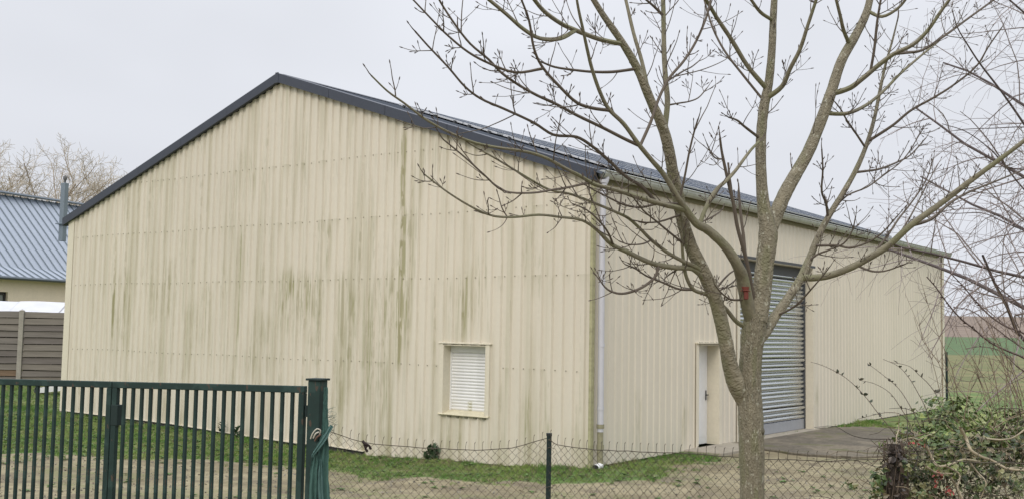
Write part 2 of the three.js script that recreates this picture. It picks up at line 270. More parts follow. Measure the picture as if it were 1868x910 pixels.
// ribbed sheet: profile offset outwards, along s; map (s, y, d) -> local point
const PITCH_R = 0.23, DEEP = 0.035;
const prof = (u) => { u = mod(u, PITCH_R); return u < 0.095 ? 0 : u < 0.118 ? DEEP * (u - 0.095) / 0.023 : u < 0.207 ? DEEP : DEEP * (PITCH_R - u) / 0.023; };
const gablePt = (s, y, d) => V(s, y, -d), sidePt = (s, y, d) => V(-d * 0.42, y, s);
function sheet(s0, s1, bot, top, holes, pt, TW, TH2, flip) {
  const S = new Set([s0, s1]); for (let k = Math.floor(s0 / PITCH_R); k <= Math.ceil(s1 / PITCH_R); k++) for (const o of [0, 0.095, 0.118, 0.207]) { const s = k * PITCH_R + o; if (s > s0 + 1e-4 && s < s1 - 1e-4) S.add(s); }
  for (const h of holes) for (const s of [h[0], h[1]]) if (s > s0 && s < s1) S.add(s);
  const xs = [...S].sort((a, b) => a - b), out = [];
  for (let i = 0; i < xs.length - 1; i++) {
    const a = xs[i], b = xs[i + 1], m = (a + b) / 2, da = prof(a + 1e-6), db = prof(b - 1e-6);
    let spans = [[bot, top]];
    for (const h of holes) if (m > h[0] && m < h[1]) spans = spans.flatMap(([lo, hi]) => [[lo, () => h[2]], [() => h[3], hi]]);
    for (const [lo, hi] of spans) {
      if (hi(m) - lo(m) < 0.01) continue;
      const q = [pt(a, lo(a), da), pt(b, lo(b), db), pt(b, hi(b), db), pt(a, hi(a), da)], t = [[a / TW, lo(a) / TH2], [b / TW, lo(b) / TH2], [b / TW, hi(b) / TH2], [a / TW, hi(a) / TH2]];
      out.push(flip ? [[q[3], q[2], q[1], q[0]], [t[3], t[2], t[1], t[0]]] : [q, t]);
    }
  }
  return quads(out);
}
const slope = (RH - EH) / (BW / 2);
const gTop = (s) => EH + slope * (s < BW / 2 ? s : BW - s) - 0.02;
const gBot = (s) => s < 5.35 ? lerpTable(baseGround, s) + 0.022 : lerpTable([[5.35, -0.14], [6.4, -0.105], [7.3, -0.13], [8.8, -0.11], [10, -0.07], [11.7, -0.02], [16.5, 0.01]], s);
const win = [2.26, 3.30, 0.74, 2.03], doorH = [3.92, 4.85, 0.05, 2.10], rollH = [5.82, 9.98, 0.03, 3.97];
const SH = PITCH_R * 5;
for (let i = 0; i * SH < BW - 0.05; i++) { const a = Math.max(0.0, i * SH), b = Math.min(BW - 0.06, (i + 1) * SH); const cut = [a, b]; if (a < 5.35 && b > 5.35) cut.splice(1, 0, 5.35); if (a < BW / 2 && b > BW / 2) cut.splice(1, 0, BW / 2);
  const gs = []; for (let k = 0; k < cut.length - 1; k++) gs.push(sheet(cut[k], cut[k + 1] - 1e-5, gBot, gTop, [win], gablePt, 17, 8, true)); part('cladding_sheet', gs, M.gable, shed); }
for (let i = 0; i * SH < BL - 0.05; i++) { const a = Math.max(0.0, i * SH), b = Math.min(BL - 0.06, (i + 1) * SH); part('cladding_sheet', sheet(a, b, () => 0.022, () => EH - 0.02, [doorH, rollH], sidePt, 22, 5.5, false), M.side, shed); }
// back gable and far long wall, plain sheets seen from nowhere but closing the shed
part('back_wall', [quads([[[V(0, -0.1, BL), V(BW, -0.1, BL), V(BW, EH, BL), V(0, EH, BL)], null], [[V(0, EH, BL), V(BW, EH, BL), V(BW / 2, RH, BL), V(BW / 2, RH, BL)], null], [[V(BW, -0.1, 0), V(BW, -0.1, BL), V(BW, EH, BL), V(BW, EH, 0)], null]])], M.side, shed);
part('floor_slab', box(0.05, BW - 0.05, -0.3, -0.02, 0.05, BL - 0.05), M.plinth, shed);
part('plinth', box(0.02, BW - 0.02, -0.45, 0.03, 0.012, 0.2), M.plinth, shed); part('plinth', box(0.012, 0.2, -0.3, 0.045, 0.22, 3.86), M.plinth, shed); part('plinth', box(0.012, 0.2, -0.3, 0.045, 10.12, BL - 0.02), M.plinth, shed);
// bottom drip flashing above the plinth
{ const a = []; const T = [5.36, 6.4, 7.3, 8.8, 10, 11.7, 14, 16.48]; for (let i = 0; i < T.length - 1; i++) { a.push(bar(V(T[i], gBot(T[i] + 1e-3) - 0.004, -0.022), V(T[i + 1], gBot(T[i + 1]) - 0.004, -0.022), 0.05, 0.018)); } part('drip_flashing', a, M.trim, shed); }
// corner flashings
part('corner_trim', [box(-0.045, 0.006, -0.1, EH + 0.02, -0.044, -0.034), box(-0.045, -0.034, -0.1, EH, -0.034, 0.05)], M.trimGreen, shed);
part('corner_trim', [box(BW - 0.22, BW + 0.05, gBot(16) - 0.02, EH + 0.03, -0.056, -0.043), box(BW + 0.038, BW + 0.05, -0.05, EH, -0.043, 0.15)], M.trim, shed);
part('corner_trim', [box(-0.056, -0.044, -0.1, EH, BL - 0.18, BL + 0.03), box(-0.044, 0.1, -0.1, EH, BL + 0.02, BL + 0.03)], M.trim, shed);
// fastener rows: one screw head with its washer in each valley
{ const a = []; for (const y of rowsY) for (let k = 0; k * PITCH_R < BW; k++) { const s = k * PITCH_R + 0.048; if (s < 0.2 || s > BW - 0.2 || y > gTop(s) - 0.15 || (s > win[0] - 0.15 && s < win[1] + 0.15 && y > 0.6 && y < 2.1)) continue; const g = new THREE.CylinderGeometry(0.010, 0.014, 0.012, 6); g.rotateX(-Math.PI / 2); g.translate(s, y + Math.sin(k * 12.9) * 0.012, -0.006); a.push(g); } part('fastener', a, std([0.29, 0.265, 0.20], 0.7), shed, { kind: 'stuff' }); }
// verge trims: two boxed flashings that meet at the ridge with a joint cap
{
  const over = 0.28, hgt = 0.205;
  for (const sgn of [0, 1]) {
    const f = (s) => sgn ? BW - s : s; const s0 = -0.06 - (sgn ? 0.18 : 0), s1 = BW / 2 - 0.012, y0 = EH + slope * s0, y1 = EH + slope * s1, q = [];
    const z0 = -0.13, z1 = 0.06; const pt = (s, y, z) => V(f(s), y, z);
    const strip = (a, b, c, d) => q.push([[a, b, c, d], [[a.x, a.y], [b.x, b.y], [c.x, c.y], [d.x, d.y]]]);
    for (let i = 0; i < 5; i++) { const sa = mix(s0, s1, i / 5), sb = mix(s0, s1, (i + 1) / 5) - 0.006, e = i * 0.0015; const ya = mix(y0, y1, (sa - s0) / (s1 - s0)), yb = mix(y0, y1, (sb - s0) / (s1 - s0));
      strip(pt(sa, ya - 0.03, z0 - e), pt(sb, yb - 0.03, z0 - e), pt(sb, yb + hgt - 0.03, z0 - e), pt(sa, ya + hgt - 0.03, z0 - e));
      strip(pt(sa, ya + hgt - 0.03, z0 - e), pt(sb, yb + hgt - 0.03, z0 - e), pt(sb, yb + hgt - 0.02, z1 + 0.1), pt(sa, ya + hgt - 0.02, z1 + 0.1));
      strip(pt(sa, ya - 0.03, z0 - e), pt(sb, yb - 0.03, z0 - e), pt(sb, yb - 0.02, -0.034), pt(sa, ya - 0.02, -0.034));
    }
    strip(pt(s0, y0 - 0.03, z0), pt(s0, y0 - 0.03, z1), pt(s0, y0 + hgt - 0.03, z1), pt(s0, y0 + hgt - 0.03, z0));
    part('verge_trim', quads(q), M.slate, shed);
  }
  part('verge_cap', box(BW / 2 - 0.05, BW / 2 + 0.05, RH - 0.05, RH + 0.182, -0.142, -0.128), M.slate, shed);
}
// roof slopes in ribbed sheets, ridge cap, gutters
{
  const up = 0.12, over = 0.2;
  const rp = (a, b, d) => V(a, EH + slope * a + up + d, b), rpL = (a, b, d) => V(BW - a, EH + slope * a + up + d, b);
  for (const fn of [rp, rpL]) for (let i = 0; i < 19; i++) {
    const b0 = -0.02 + i * 1.13, b1 = Math.min(BL + 0.15, b0 + 1.13), q = []; const X = [0, 0.04, 0.07, 0.11, 0.14];
    for (let k = 0; k < 5; k++) for (let j = 0; j < 4 + (k === 4 ? 1 : 0); j++) { const u = b0 + k * 0.226, pp = [0, 0.04, 0.07, 0.226, 0.226], dd = [0, 0.045, 0.045, 0, 0]; if (j > 2) continue; const ua = u + [0, 0.03, 0.07][j], ub = u + [0.03, 0.07, 0.226][j]; if (ub > b1 + 0.001) continue; const da = [0.0, 0.04, 0.04][j], db = [0.04, 0.04, 0][j]; if (j === 2) { const uc = u + 0.10; q.push([[fn(-over, ua, 0.04), fn(-over, uc, 0), fn(BW / 2, uc, 0), fn(BW / 2, ua, 0.04)], [[0, 0], [1, 0], [1, 8], [0, 8]]]); q.push([[fn(-over, uc, 0), fn(-over, ub, 0), fn(BW / 2, ub, 0), fn(BW / 2, uc, 0)], [[0, 0], [1, 0], [1, 8], [0, 8]]]); } else q.push([[fn(-over, ua, da), fn(-over, ub, db), fn(BW / 2, ub, db), fn(BW / 2, ua, da)], [[0, 0], [1, 0], [1, 8], [0, 8]]]); }
    part('roof_sheet', quads(q), M.roof, shed);
  }
  part('ridge_cap', quads([[[V(BW / 2 - 0.25, RH + 0.09, 0.05), V(BW / 2, RH + 0.185, 0.05), V(BW / 2, RH + 0.185, BL + 0.1), V(BW / 2 - 0.25, RH + 0.09, BL + 0.1)], null], [[V(BW / 2, RH + 0.185, 0.05), V(BW / 2 + 0.25, RH + 0.09, 0.05), V(BW / 2 + 0.25, RH + 0.09, BL + 0.1), V(BW / 2, RH + 0.185, BL + 0.1)], null]]), M.slate, shed);
  // half-round gutter along the visible eave
  const gp = []; const N = 8; for (let i = 0; i <= N; i++) { const a = Math.PI + Math.PI * i / N; gp.push([Math.cos(a) * 0.085, Math.sin(a) * 0.125]); }
  const gq = (x0, zA, zB) => { const q = []; for (let i = 0; i < N; i++) { const [a, b] = gp[i], [c, d] = gp[i + 1]; q.push([[V(x0 + a, 5.11 + b, zA), V(x0 + c, 5.11 + d, zA), V(x0 + c, 5.11 + d, zB), V(x0 + a, 5.11 + b, zB)], [[zA, i * 0.03], [zA, i * 0.03 + 0.03], [zB, i * 0.03 + 0.03], [zB, i * 0.03]]]); } return q; };
  const gt = part('gutter', [quads(gq(-0.15, 0.05, BL + 0.35)), tube([V(-0.238, 5.112, 0.05), V(-0.238, 5.112, BL + 0.35)], 0.012, 8), quads([[[V(-0.235, 5.11, BL + 0.35), V(-0.15, 4.965, BL + 0.35), V(-0.065, 5.11, BL + 0.35), V(-0.15, 5.16, BL + 0.35)], null], [[V(-0.235, 5.11, 0.05), V(-0.15, 4.965, 0.05), V(-0.065, 5.11, 0.05), V(-0.15, 5.12, 0.05)], null]])], M.zinc, shed);
  for (let z = 0.8; z < BL; z += 1.13) { const a = []; for (let i = 0; i < N; i++) a.push(bar(V(-0.15 + gp[i][0] * 1.06, 5.11 + gp[i][1] * 1.06, z), V(-0.15 + gp[i + 1][0] * 1.06, 5.11 + gp[i + 1][1] * 1.06, z), 0.03, 0.004)); part('gutter_bracket', a, M.zinc, gt); }
  part('eave_shade_board', box(-0.05, -0.037, EH - 0.06, EH + 0.1, 0.12, BL - 0.2), std([0.19, 0.18, 0.11], 0.9), shed);  // board coloured dark for moss and the painted shadow under the gutter
  part('gutter', quads(gq(BW + 0.15, 0.05, BL + 0.2)), M.zinc, shed);
}
// downpipe: bend, pipe, sockets, cast-iron foot, white outlet
{
  const x = -0.125, z = 0.14, pts = [V(-0.15, 5.03, 0.2), V(-0.15, 4.96, 0.19), V(-0.13, 4.87, 0.15), V(x, 4.78, z), V(x, 0.62, z)];
  const dp = part('downpipe', tube(pts, 0.055, 14, 3), M.pipe, shed);
  for (const [y, r] of [[4.93, 0.068], [3.2, 0.06], [2.1, 0.06], [1.02, 0.061]]) part('pipe_collar', tube([V(x, y - 0.03, z), V(x, y + 0.03, z)], r, 14), M.pipe, dp);
  part('pipe_shoe', [tube([V(x, 0.02, z), V(x, 0.72, z)], 0.052, 12), tube([V(x, 0.68, z), V(x, 0.75, z)], 0.066, 12), tube([V(x, 0.32, z), V(x, 0.4, z)], 0.064, 12)], M.mossyIron, dp);
  part('drain_outlet', [tube([V(x, 0.05, z + 0.02), V(x - 0.02, 0.04, z - 0.1), V(x - 0.04, 0.03, z - 0.2)], 0.058, 14, 3)], M.white, dp);
  part('drain_hole', [new THREE.CircleGeometry(0.045, 14).rotateY(Math.PI).translate(x - 0.04, 0.03, z - 0.201)], M.black, dp);
}
// window with closed roller shutter
{
  const [a, b, y0, y1] = win, D = 0.2, w = new THREE.Group(); w.name = 'window'; shed.add(w);
  part('window_reveal', [box(a - 0.002, a + 0.012, y0, y1, -0.049, D), box(b - 0.012, b + 0.002, y0, y1, -0.049, D), box(a, b, y1 - 0.012, y1 + 0.002, -0.04, D)], M.trim, w);
  for (const g of [box(a - 0.085, a - 0.003, y0 - 0.01, y1 + 0.02, -0.047, -0.037), box(b + 0.003, b + 0.085, y0 - 0.01, y1 + 0.02, -0.047, -0.037)]) part('jamb_trim', g, M.trim, w);
  part('lintel', [box(a - 0.11, b + 0.11, y1 + 0.022, y1 + 0.042, -0.062, 0, 0.004), ...[0, 1, 2, 3, 4].map((k) => tube([V(a - 0.05 + k * 0.25, y1 + 0.044, -0.055), V(a + 0.1 + k * 0.25, y1 + 0.044, -0.055)], 0.007, 5))], M.trim, w);
  { const g = box(a - 0.09, b + 0.09, y0 - 0.03, y0 - 0.012, -0.072, D, 0.004); const p = g.attributes.position; for (let i = 0; i < p.count; i++) p.setY(i, p.getY(i) + (p.getZ(i) + 0.1) * 0.25); g.computeVertexNormals(); part('sill', g, new THREE.MeshStandardMaterial({ map: speck([0.57, 0.52, 0.37], 0.25, 141), roughness: 0.75 }), w); }
  part('rib_filler', Array.from({ length: 5 }, (_, k) => box(a - 0.02 + k * PITCH_R * 0.92, a + 0.05 + k * PITCH_R * 0.92, y0 - 0.055, y0 - 0.031, -0.062, -0.03)), std([0.12, 0.11, 0.07], 0.9), w);
  part('shutter_box', box(a + 0.02, b - 0.02, y1 - 0.13, y1 - 0.014, D - 0.045, D), M.white, w);
  const sg = new THREE.ExtrudeGeometry(new THREE.Shape([[0, 0], [0.004, 0.006], [0.012, 0.022], [0.013, 0.034], [0.008, 0.050], [0, 0.057]].map(([x, y]) => new THREE.Vector2(-x, y))), { depth: b - a - 0.08, bevelEnabled: false }); sg.rotateY(Math.PI / 2); sg.translate(a + 0.04, 0, D - 0.01);
  { const p = sg.attributes.position; for (let i = 0; i < p.count; i++) p.setZ(i, 2 * (D - 0.01) - p.getZ(i)); }
  const g2 = clean(sg); g2.computeVertexNormals();
  for (let y = y0 + 0.06, k = 0; y < y1 - 0.14; y += 0.0595, k++) share('shutter_slat', g2, k < 3 ? M.dirtyWhite : M.white, w, [0, y, 0]);
  part('guide_rail', [box(a + 0.012, a + 0.04, y0 + 0.03, y1 - 0.02, D - 0.04, D), box(b - 0.04, b - 0.012, y0 + 0.03, y1 - 0.02, D - 0.04, D)], M.white, w);
  part('shutter_backing', box(a, b, y0, y1, D + 0.001, D + 0.02), M.white, w);
}
// side door
{
  const [a, b, y0, y1] = doorH, D = 0.25, d = new THREE.Group(); d.name = 'door'; shed.add(d);
  part('door_reveal', [box(-0.045, D, y0, y1, b - 0.012, b + 0.002), box(-0.045, D, y0, y1, a - 0.002, a + 0.012), box(-0.04, D, y1 - 0.012, y1 + 0.002, a, b)], M.trim, d);
  for (const g of [box(-0.046, -0.037, y0 - 0.05, y1 + 0.02, a - 0.1, a - 0.003), box(-0.046, -0.037, y0 - 0.05, y1 + 0.02, b + 0.003, b + 0.12)]) part('jamb_trim', g, M.trim, d);
  part('lintel', [box(-0.085, 0, y1 + 0.022, y1 + 0.05, a - 0.1, b + 0.14, 0.006), ...[0, 1, 2, 3].map((k) => tube([V(-0.078, y1 + 0.055, a + k * 0.25 - 0.05), V(-0.078, y1 + 0.055, a + 0.1 + k * 0.25)], 0.01, 5))], M.trim, d);
  const leaf = part('door_leaf', [box(D - 0.02, D + 0.03, y0 + 0.01, y1 - 0.014, a + 0.014, b - 0.014, 0.004), box(D - 0.026, D - 0.018, y0 + 0.15, y1 - 0.15, a + 0.12, b - 0.12, 0.003)], M.white, d);
  part('handle', [box(D - 0.035, D - 0.026, 0.95, 1.15, b - 0.11, b - 0.07, 0.004), bar(V(D - 0.03, 1.06, b - 0.09), V(D - 0.085, 1.06, b - 0.09), 0.018, 0.018), bar(V(D - 0.08, 1.06, b - 0.083), V(D - 0.08, 1.055, b - 0.20), 0.018, 0.02)], std([0.05, 0.05, 0.05], 0.4, 0.6), leaf);
}
// roller shutter
{
  const [a, b, y0, y1] = rollH, D = 0.2, r = new THREE.Group(); r.name = 'roller_shutter'; shed.add(r);
  part('door_reveal', [box(-0.045, D + 0.05, y0 - 0.04, y1, b - 0.012, b + 0.002), box(-0.045, D + 0.05, y0 - 0.04, y1, a - 0.002, a + 0.012), box(-0.04, D + 0.3, y1 - 0.012, y1 + 0.002, a, b)], M.trim, r);
  for (const g of [box(-0.046, -0.037, y0 - 0.08, y1 + 0.02, a - 0.12, a - 0.003), box(-0.046, -0.037, y0 - 0.08, y1 + 0.02, b + 0.003, b + 0.12)]) part('jamb_trim', g, M.trim, r);
  part('header', box(-0.05, -0.036, y1 + 0.002, y1 + 0.06, a - 0.12, b + 0.14), M.darkSteel, r);
  part('housing', [box(D - 0.04, D + 0.4, y1 - 0.30, y1 - 0.014, a + 0.014, b - 0.014)], M.darkSteel, r);
  part('guide_rail', [box(D - 0.05, D + 0.03, y0, y1 - 0.3, b - 0.075, b - 0.012), box(D - 0.05, D + 0.03, y0, y1 - 0.3, a + 0.012, a + 0.075)], M.darkSteel, r);
  const L = b - a - 0.13, h = 0.105, sh2 = []; for (let i = 0; i <= 10; i++) { const t = i / 10; sh2.push([0.034 * Math.sin(Math.PI * t) ** 0.8, t * (h - 0.004)]); }
  const mk = (tilt) => { const q = []; for (let i = 0; i < 10; i++) { const [d0, ya] = sh2[i], [d1, yb] = sh2[i + 1]; q.push([[V(D - d0 - tilt * ya, ya, a + 0.065), V(D - d1 - tilt * yb, yb, a + 0.065), V(D - d1 - tilt * yb, yb, a + 0.065 + L), V(D - d0 - tilt * ya, ya, a + 0.065 + L)], [[0, ya], [0, yb], [L, yb], [L, ya]]]); } q.push([[V(D, h - 0.004, a + 0.065), V(D, h, a + 0.065), V(D, h, a + 0.065 + L), V(D, h - 0.004, a + 0.065 + L)], null]); return toCreasedNormals(quads(q), 0.7); };
  const variants = [0.03, -0.22, 0.16, -0.08, 0.32, 0.1, -0.15].map(mk); const R = rng(77);
  for (let y = y0 + 0.26, k = 0; y < y1 - 0.29; y += h, k++) share('slat', variants[Math.floor(R() * 7)], M.steel, r, [0, y, 0]);
  part('bottom_rail', box(D - 0.03, D + 0.02, y0 + 0.02, y0 + 0.255, a + 0.066, b - 0.066, 0.005), new THREE.MeshStandardMaterial({ map: speck([0.36, 0.375, 0.40], 0.12, 143), roughness: 0.5, metalness: 0.4 }), r);
  part('shutter_backing', box(D + 0.035, D + 0.05, y0, y1, a + 0.03, b - 0.03), M.darkSteel, r);
}
// solar panels on the roof slope, rows of framed glass
{
  const len = Math.hypot(1, slope), ang = Math.atan(slope), fr = new THREE.BoxGeometry(1, 0.035, 1.66), pg = new THREE.BoxGeometry(0.955, 0.006, 1.615);
  const frame = merge([new THREE.BoxGeometry(0.02, 0.04, 1.66).translate(-0.49, 0, 0), new THREE.BoxGeometry(0.02, 0.04, 1.66).translate(0.49, 0, 0), new THREE.BoxGeometry(0.96, 0.04, 0.02).translate(0, 0, -0.82), new THREE.BoxGeometry(0.96, 0.04, 0.02).translate(0, 0, 0.82), new THREE.BoxGeometry(0.96, 0.03, 1.62).translate(0, -0.004, 0)]);
  const feet = merge([new THREE.BoxGeometry(0.05, 0.1, 0.05).translate(-0.3, -0.06, -0.86), new THREE.BoxGeometry(0.05, 0.1, 0.05).translate(0.3, -0.06, -0.86)]);
  for (let r = 0; r < 6; r++) for (let c = 0; c < 10; c++) {
    const t = 1.05 + r * 1.04 + (r > 2 ? 0.14 : 0) + 0.5, a = t / len, b = 2.5 + 0.83 + c * 1.69;
    if (b > BL - 0.9) continue;
    const m = share('solar_panel', pg, M.panel, shed, [a, EH + slope * a + 0.12 + 0.115, b], [0, 0, ang]);
    share('panel_frame', frame, M.alu, m, [0, -0.016, 0]);
    if (c === 0) share('panel_clamp', feet, M.darkSteel, m);
  }
}
// ------------------------------------------------------------------ neighbouring house
{
  const P0 = at(60, 508, 46.5), e = V(0.386, 0, -0.92).normalize();
  const h = thing('neighbour_house', 'low beige house with a blue-grey standing seam roof and metal flue, left of the shed', 'house', [P0.x, 0, P0.z], Math.atan2(0.92, 0.386));
  const ey = P0.y, x0 = -12.3, x1 = 9, ky = ey + 0.46, kz = -0.95, ry = ey + 4.05, rz = -4.45, W2 = -8.9;
  const zincRoof = new THREE.MeshStandardMaterial({ map: speck([0.33, 0.37, 0.43], 0.08, 201, 10), roughness: 0.55, metalness: 0.15, side: THREE.DoubleSide });
  const zincDark = new THREE.MeshStandardMaterial({ map: speck([0.17, 0.205, 0.235], 0.15, 203, 10), roughness: 0.6, metalness: 0.1, side: THREE.DoubleSide });
  const render_ = new THREE.MeshStandardMaterial({ map: speck([0.76, 0.65, 0.50], 0.10, 205), roughness: 0.95 });
  const pan = 0.44, seam = (y0, z0, y1, z1, x) => bar(V(x, y0 + 0.03, z0), V(x, y1 + 0.03, z1), 0.03, 0.055);
  const q = (a, b, c, d) => quads([[[a, b, c, d], [[a.x, a.z], [b.x, b.z], [c.x, c.z], [d.x, d.z]]]]);
  const up = merge([q(V(0.012, ky, kz), V(pan - 0.012, ky, kz), V(pan - 0.012, ry, rz), V(0.012, ry, rz))]);
  const low = merge([q(V(0.012, ey, 0.05), V(pan - 0.012, ey, 0.05), V(pan - 0.012, ky + 0.02, kz - 0.02), V(0.012, ky + 0.02, kz - 0.02))]);
  const sUp = merge([seam(ky, kz, ry, rz, 0)]), sLow = merge([seam(ey, 0.06, ky, kz, 0)]);
  const back = merge([q(V(pan, ey, W2), V(0, ey, W2), V(0, ry, rz), V(pan, ry, rz))]);
  for (let x = x0; x < x1 - 0.1; x += pan) {
    const a = share('roof_panel', up, zincRoof, h, [x, 0, 0]); share('standing_seam', sUp, zincDark, a);
    const b = share('eave_panel', low, zincRoof, h, [x, 0, 0]); share('standing_seam', sLow, zincDark, b, [0, 0, 0]);
    share('roof_panel', back, zincRoof, h, [x, 0, 0]);
  }
  part('ridge_cap', [bar(V(x0, ry + 0.11, rz + 0.1), V(x1, ry + 0.11, rz + 0.1), 0.5, 0.06)], zincRoof, h);
  part('gutter', [tube([V(x0, ey - 0.03, 0.1), V(x1, ey - 0.03, 0.1)], 0.075, 8)], std([0.10, 0.12, 0.14], 0.5, 0.2), h);
  // wall with a window opening
  const wx0 = -3.9, wx1 = -1.05, wy0 = ey - 2.3, wy1 = ey - 0.62, wz = -0.3;
  part('wall', [box(x0 + 0.2, wx0, -0.2, ey - 0.02, wz - 0.3, wz), box(wx1, x1 - 0.2, -0.2, ey - 0.02, wz - 0.3, wz), box(wx0, wx1, wy1, ey - 0.02, wz - 0.3, wz), box(wx0, wx1, -0.2, wy0, wz - 0.3, wz), box(x0 + 0.2, x1 - 0.2, -0.2, ey - 0.02, W2 + 0.3, W2 + 0.6), box(x0 + 0.2, x0 + 0.5, -0.2, ey, W2 + 0.6, wz - 0.3), box(x1 - 0.5, x1 - 0.2, -0.2, ey, W2 + 0.6, wz - 0.3)], render_, h);
  for (const x of [x0 + 0.21, x1 - 0.21]) part('gable_wall', quads([[[V(x, ey, wz), V(x, ey, W2 + 0.3), V(x, ry - 0.3, rz), V(x, ry - 0.3, rz)], null]]), new THREE.MeshStandardMaterial({ color: 0xcbb795, roughness: 0.95, side: THREE.DoubleSide }), h);
  const w = part('window', [box(wx0, wx1, wy1 - 0.12, wy1, wz - 0.2, wz - 0.12), box(wx0, wx1, wy0, wy0 + 0.1, wz - 0.2, wz - 0.12), box(wx1 - 0.1, wx1, wy0, wy1, wz - 0.2, wz - 0.12), box(wx0, wx0 + 0.1, wy0, wy1, wz - 0.2, wz - 0.12), box(-2.5, -2.4, wy0, wy1, wz - 0.2, wz - 0.12)], std([0.028, 0.024, 0.024], 0.6), h);
  part('pane', box(wx0 + 0.05, wx1 - 0.05, wy0 + 0.05, wy1 - 0.05, wz - 0.175, wz - 0.165), std([0.20, 0.21, 0.20], 0.25), w);
  // square flue with its flashing tray and cowl
  const F = at(113.5, 408, 48.6).sub(P0), ux = -F.z, c = Math.cos(Math.atan2(0.92, 0.386)), s = Math.sin(Math.atan2(0.92, 0.386));
  const fx = F.x * c - F.z * s, fz = F.x * s + F.z * c, fy = F.y + ey;
  const fl = part('chimney', [box(fx - 0.12, fx + 0.12, fy - 0.8, fy + 1.85, fz - 0.125, fz + 0.125, 0.02)], new THREE.MeshStandardMaterial({ map: speck([0.17, 0.205, 0.23], 0.12, 207), roughness: 0.6, metalness: 0.1 }), h);
  part('chimney_flashing', [box(fx - 0.24, fx + 0.24, fy - 0.05, fy + 0.0, fz - 0.24, fz + 0.24, 0.02)], zincDark, fl);
  part('cowl', [tube([V(fx, fy + 1.84, fz), V(fx, fy + 1.98, fz), V(fx, fy + 2.02, fz), V(fx, fy + 2.14, fz), V(fx, fy + 2.2, fz)], [0.05, 0.05, 0.09, 0.09, 0.02], 8)], std([0.12, 0.12, 0.115], 0.6, 0.3), fl);
}
// ------------------------------------------------------------------ sheltered yard behind the plank fence
{
  const a = at(-60, 548, 37.5), b = at(190, 549, 38.2), gy = height(a.x, a.z);
  const t = thing('white_lean_to', 'low white sheet roof of a lean-to showing above the plank fence', 'shelter', [a.x, 0, a.z], -Math.atan2(b.z - a.z, b.x - a.x));
  const L = a.distanceTo(b), y = a.y, wm = new THREE.MeshStandardMaterial({ map: speck([0.52, 0.53, 0.56], 0.14, 211, 6), roughness: 0.5, side: THREE.DoubleSide });
  let k = 0; for (const [x0, x1] of [[0, 1.7], [1.72, 3.35], [3.37, L]]) { const g = new THREE.BoxGeometry(x1 - x0, 0.03, 1.7, 10, 1, 6); g.translate((x0 + x1) / 2, 0, 0.85); const p = g.attributes.position; for (let i = 0; i < p.count; i++) p.setY(i, p.getY(i) - 0.32 * p.getZ(i) + 0.012 * Math.sin(p.getX(i) * 3 + k) + 0.004 * k); g.translate(0, y, 0); g.computeVertexNormals(); part('roof_sheet', g, wm, t); k++; }
  part('sheet_seam', bar(V(3.36, y + 0.02, 0.02), V(3.36, y - 0.52, 1.68), 0.04, 0.02), std([0.3, 0.3, 0.31], 0.7), t);
  for (const x of [0.1, L / 2, L - 0.1]) part('post', bar(V(x, y - 0.03, 0.05), V(x, gy - 0.2, 0.05), 0.09, 0.09), std([0.25, 0.2, 0.14], 0.9), t);
  part('edge_batten', bar(V(0, y - 0.56, 1.7), V(L, y - 0.56, 1.7), 0.04, 0.07), std([0.42, 0.42, 0.43], 0.8), t);
}
{
  const Z = 34, pxm = Z / FPX, A = at(39, 569, Z), f = thing('plank_fence', 'weathered grey plank fence between concrete posts, left of the shed', 'fence', [A.x, 0, A.z], 0.035);
  const gy = height(A.x, A.z), top = A.y, bayW = 1.93, pm = [0, 1, 2, 3].map((k) => { const t = speck([[0.15, 0.135, 0.118], [0.13, 0.115, 0.103], [0.17, 0.152, 0.128], [0.16, 0.11, 0.07]][k], 0.35, 221 + k, 8); t.repeat.set(0.25, 3); return new THREE.MeshStandardMaterial({ map: t, roughness: 0.95 }); });
  const cp = new THREE.MeshStandardMaterial({ map: speck([0.30, 0.28, 0.24], 0.25, 229), roughness: 0.95 }), R = rng(31);
  for (let k = -3; k <= 2; k++) {
    const x = k * bayW; part('post', [box(x - 0.075, x + 0.075, gy - 0.3, top + 0.05, -0.06, 0.06, 0.012), new THREE.ConeGeometry(0.1, 0.05, 4).rotateY(Math.PI / 4).translate(x, top + 0.07, 0)], cp, f);
    if (k === 2) continue;
    const n = 11, ph = (top - gy + 0.02) / n;
    for (let i = 0; i < n; i++) { const g = new THREE.BoxGeometry(bayW - 0.16, ph * rr(0.88, 0.97, R), 0.022, 6, 1, 1); const p = g.attributes.position, sg = rr(-0.012, 0.012, R), ph2 = rr(0, 6, R); for (let q = 0; q < p.count; q++) { p.setY(q, p.getY(q) + sg * Math.sin(p.getX(q) * 1.6 + ph2) + rr(-0.003, 0.003, R)); } g.rotateX(-0.16 + rr(-0.03, 0.03, R)); g.translate(x + bayW / 2, gy + (i + 0.5) * ph, rr(-0.006, 0.006, R)); g.computeVertexNormals(); part('plank', boxUV(g), pm[(k === -1 && i === 1) ? 3 : Math.floor(R() * 3)], f); }
    part('gap_shade_board', box(x + 0.08, x + bayW - 0.08, gy, top - 0.02, -0.066, -0.052), std([0.035, 0.03, 0.027], 1), f);  // dark sheet added behind the planks so their gaps read as shade
    for (const o of [0.25, 0.5, 0.75]) part('batten', box(x + bayW * o - 0.02, x + bayW * o + 0.02, gy + 0.05, top - 0.03, -0.05, -0.032), pm[1], f);
  }
}
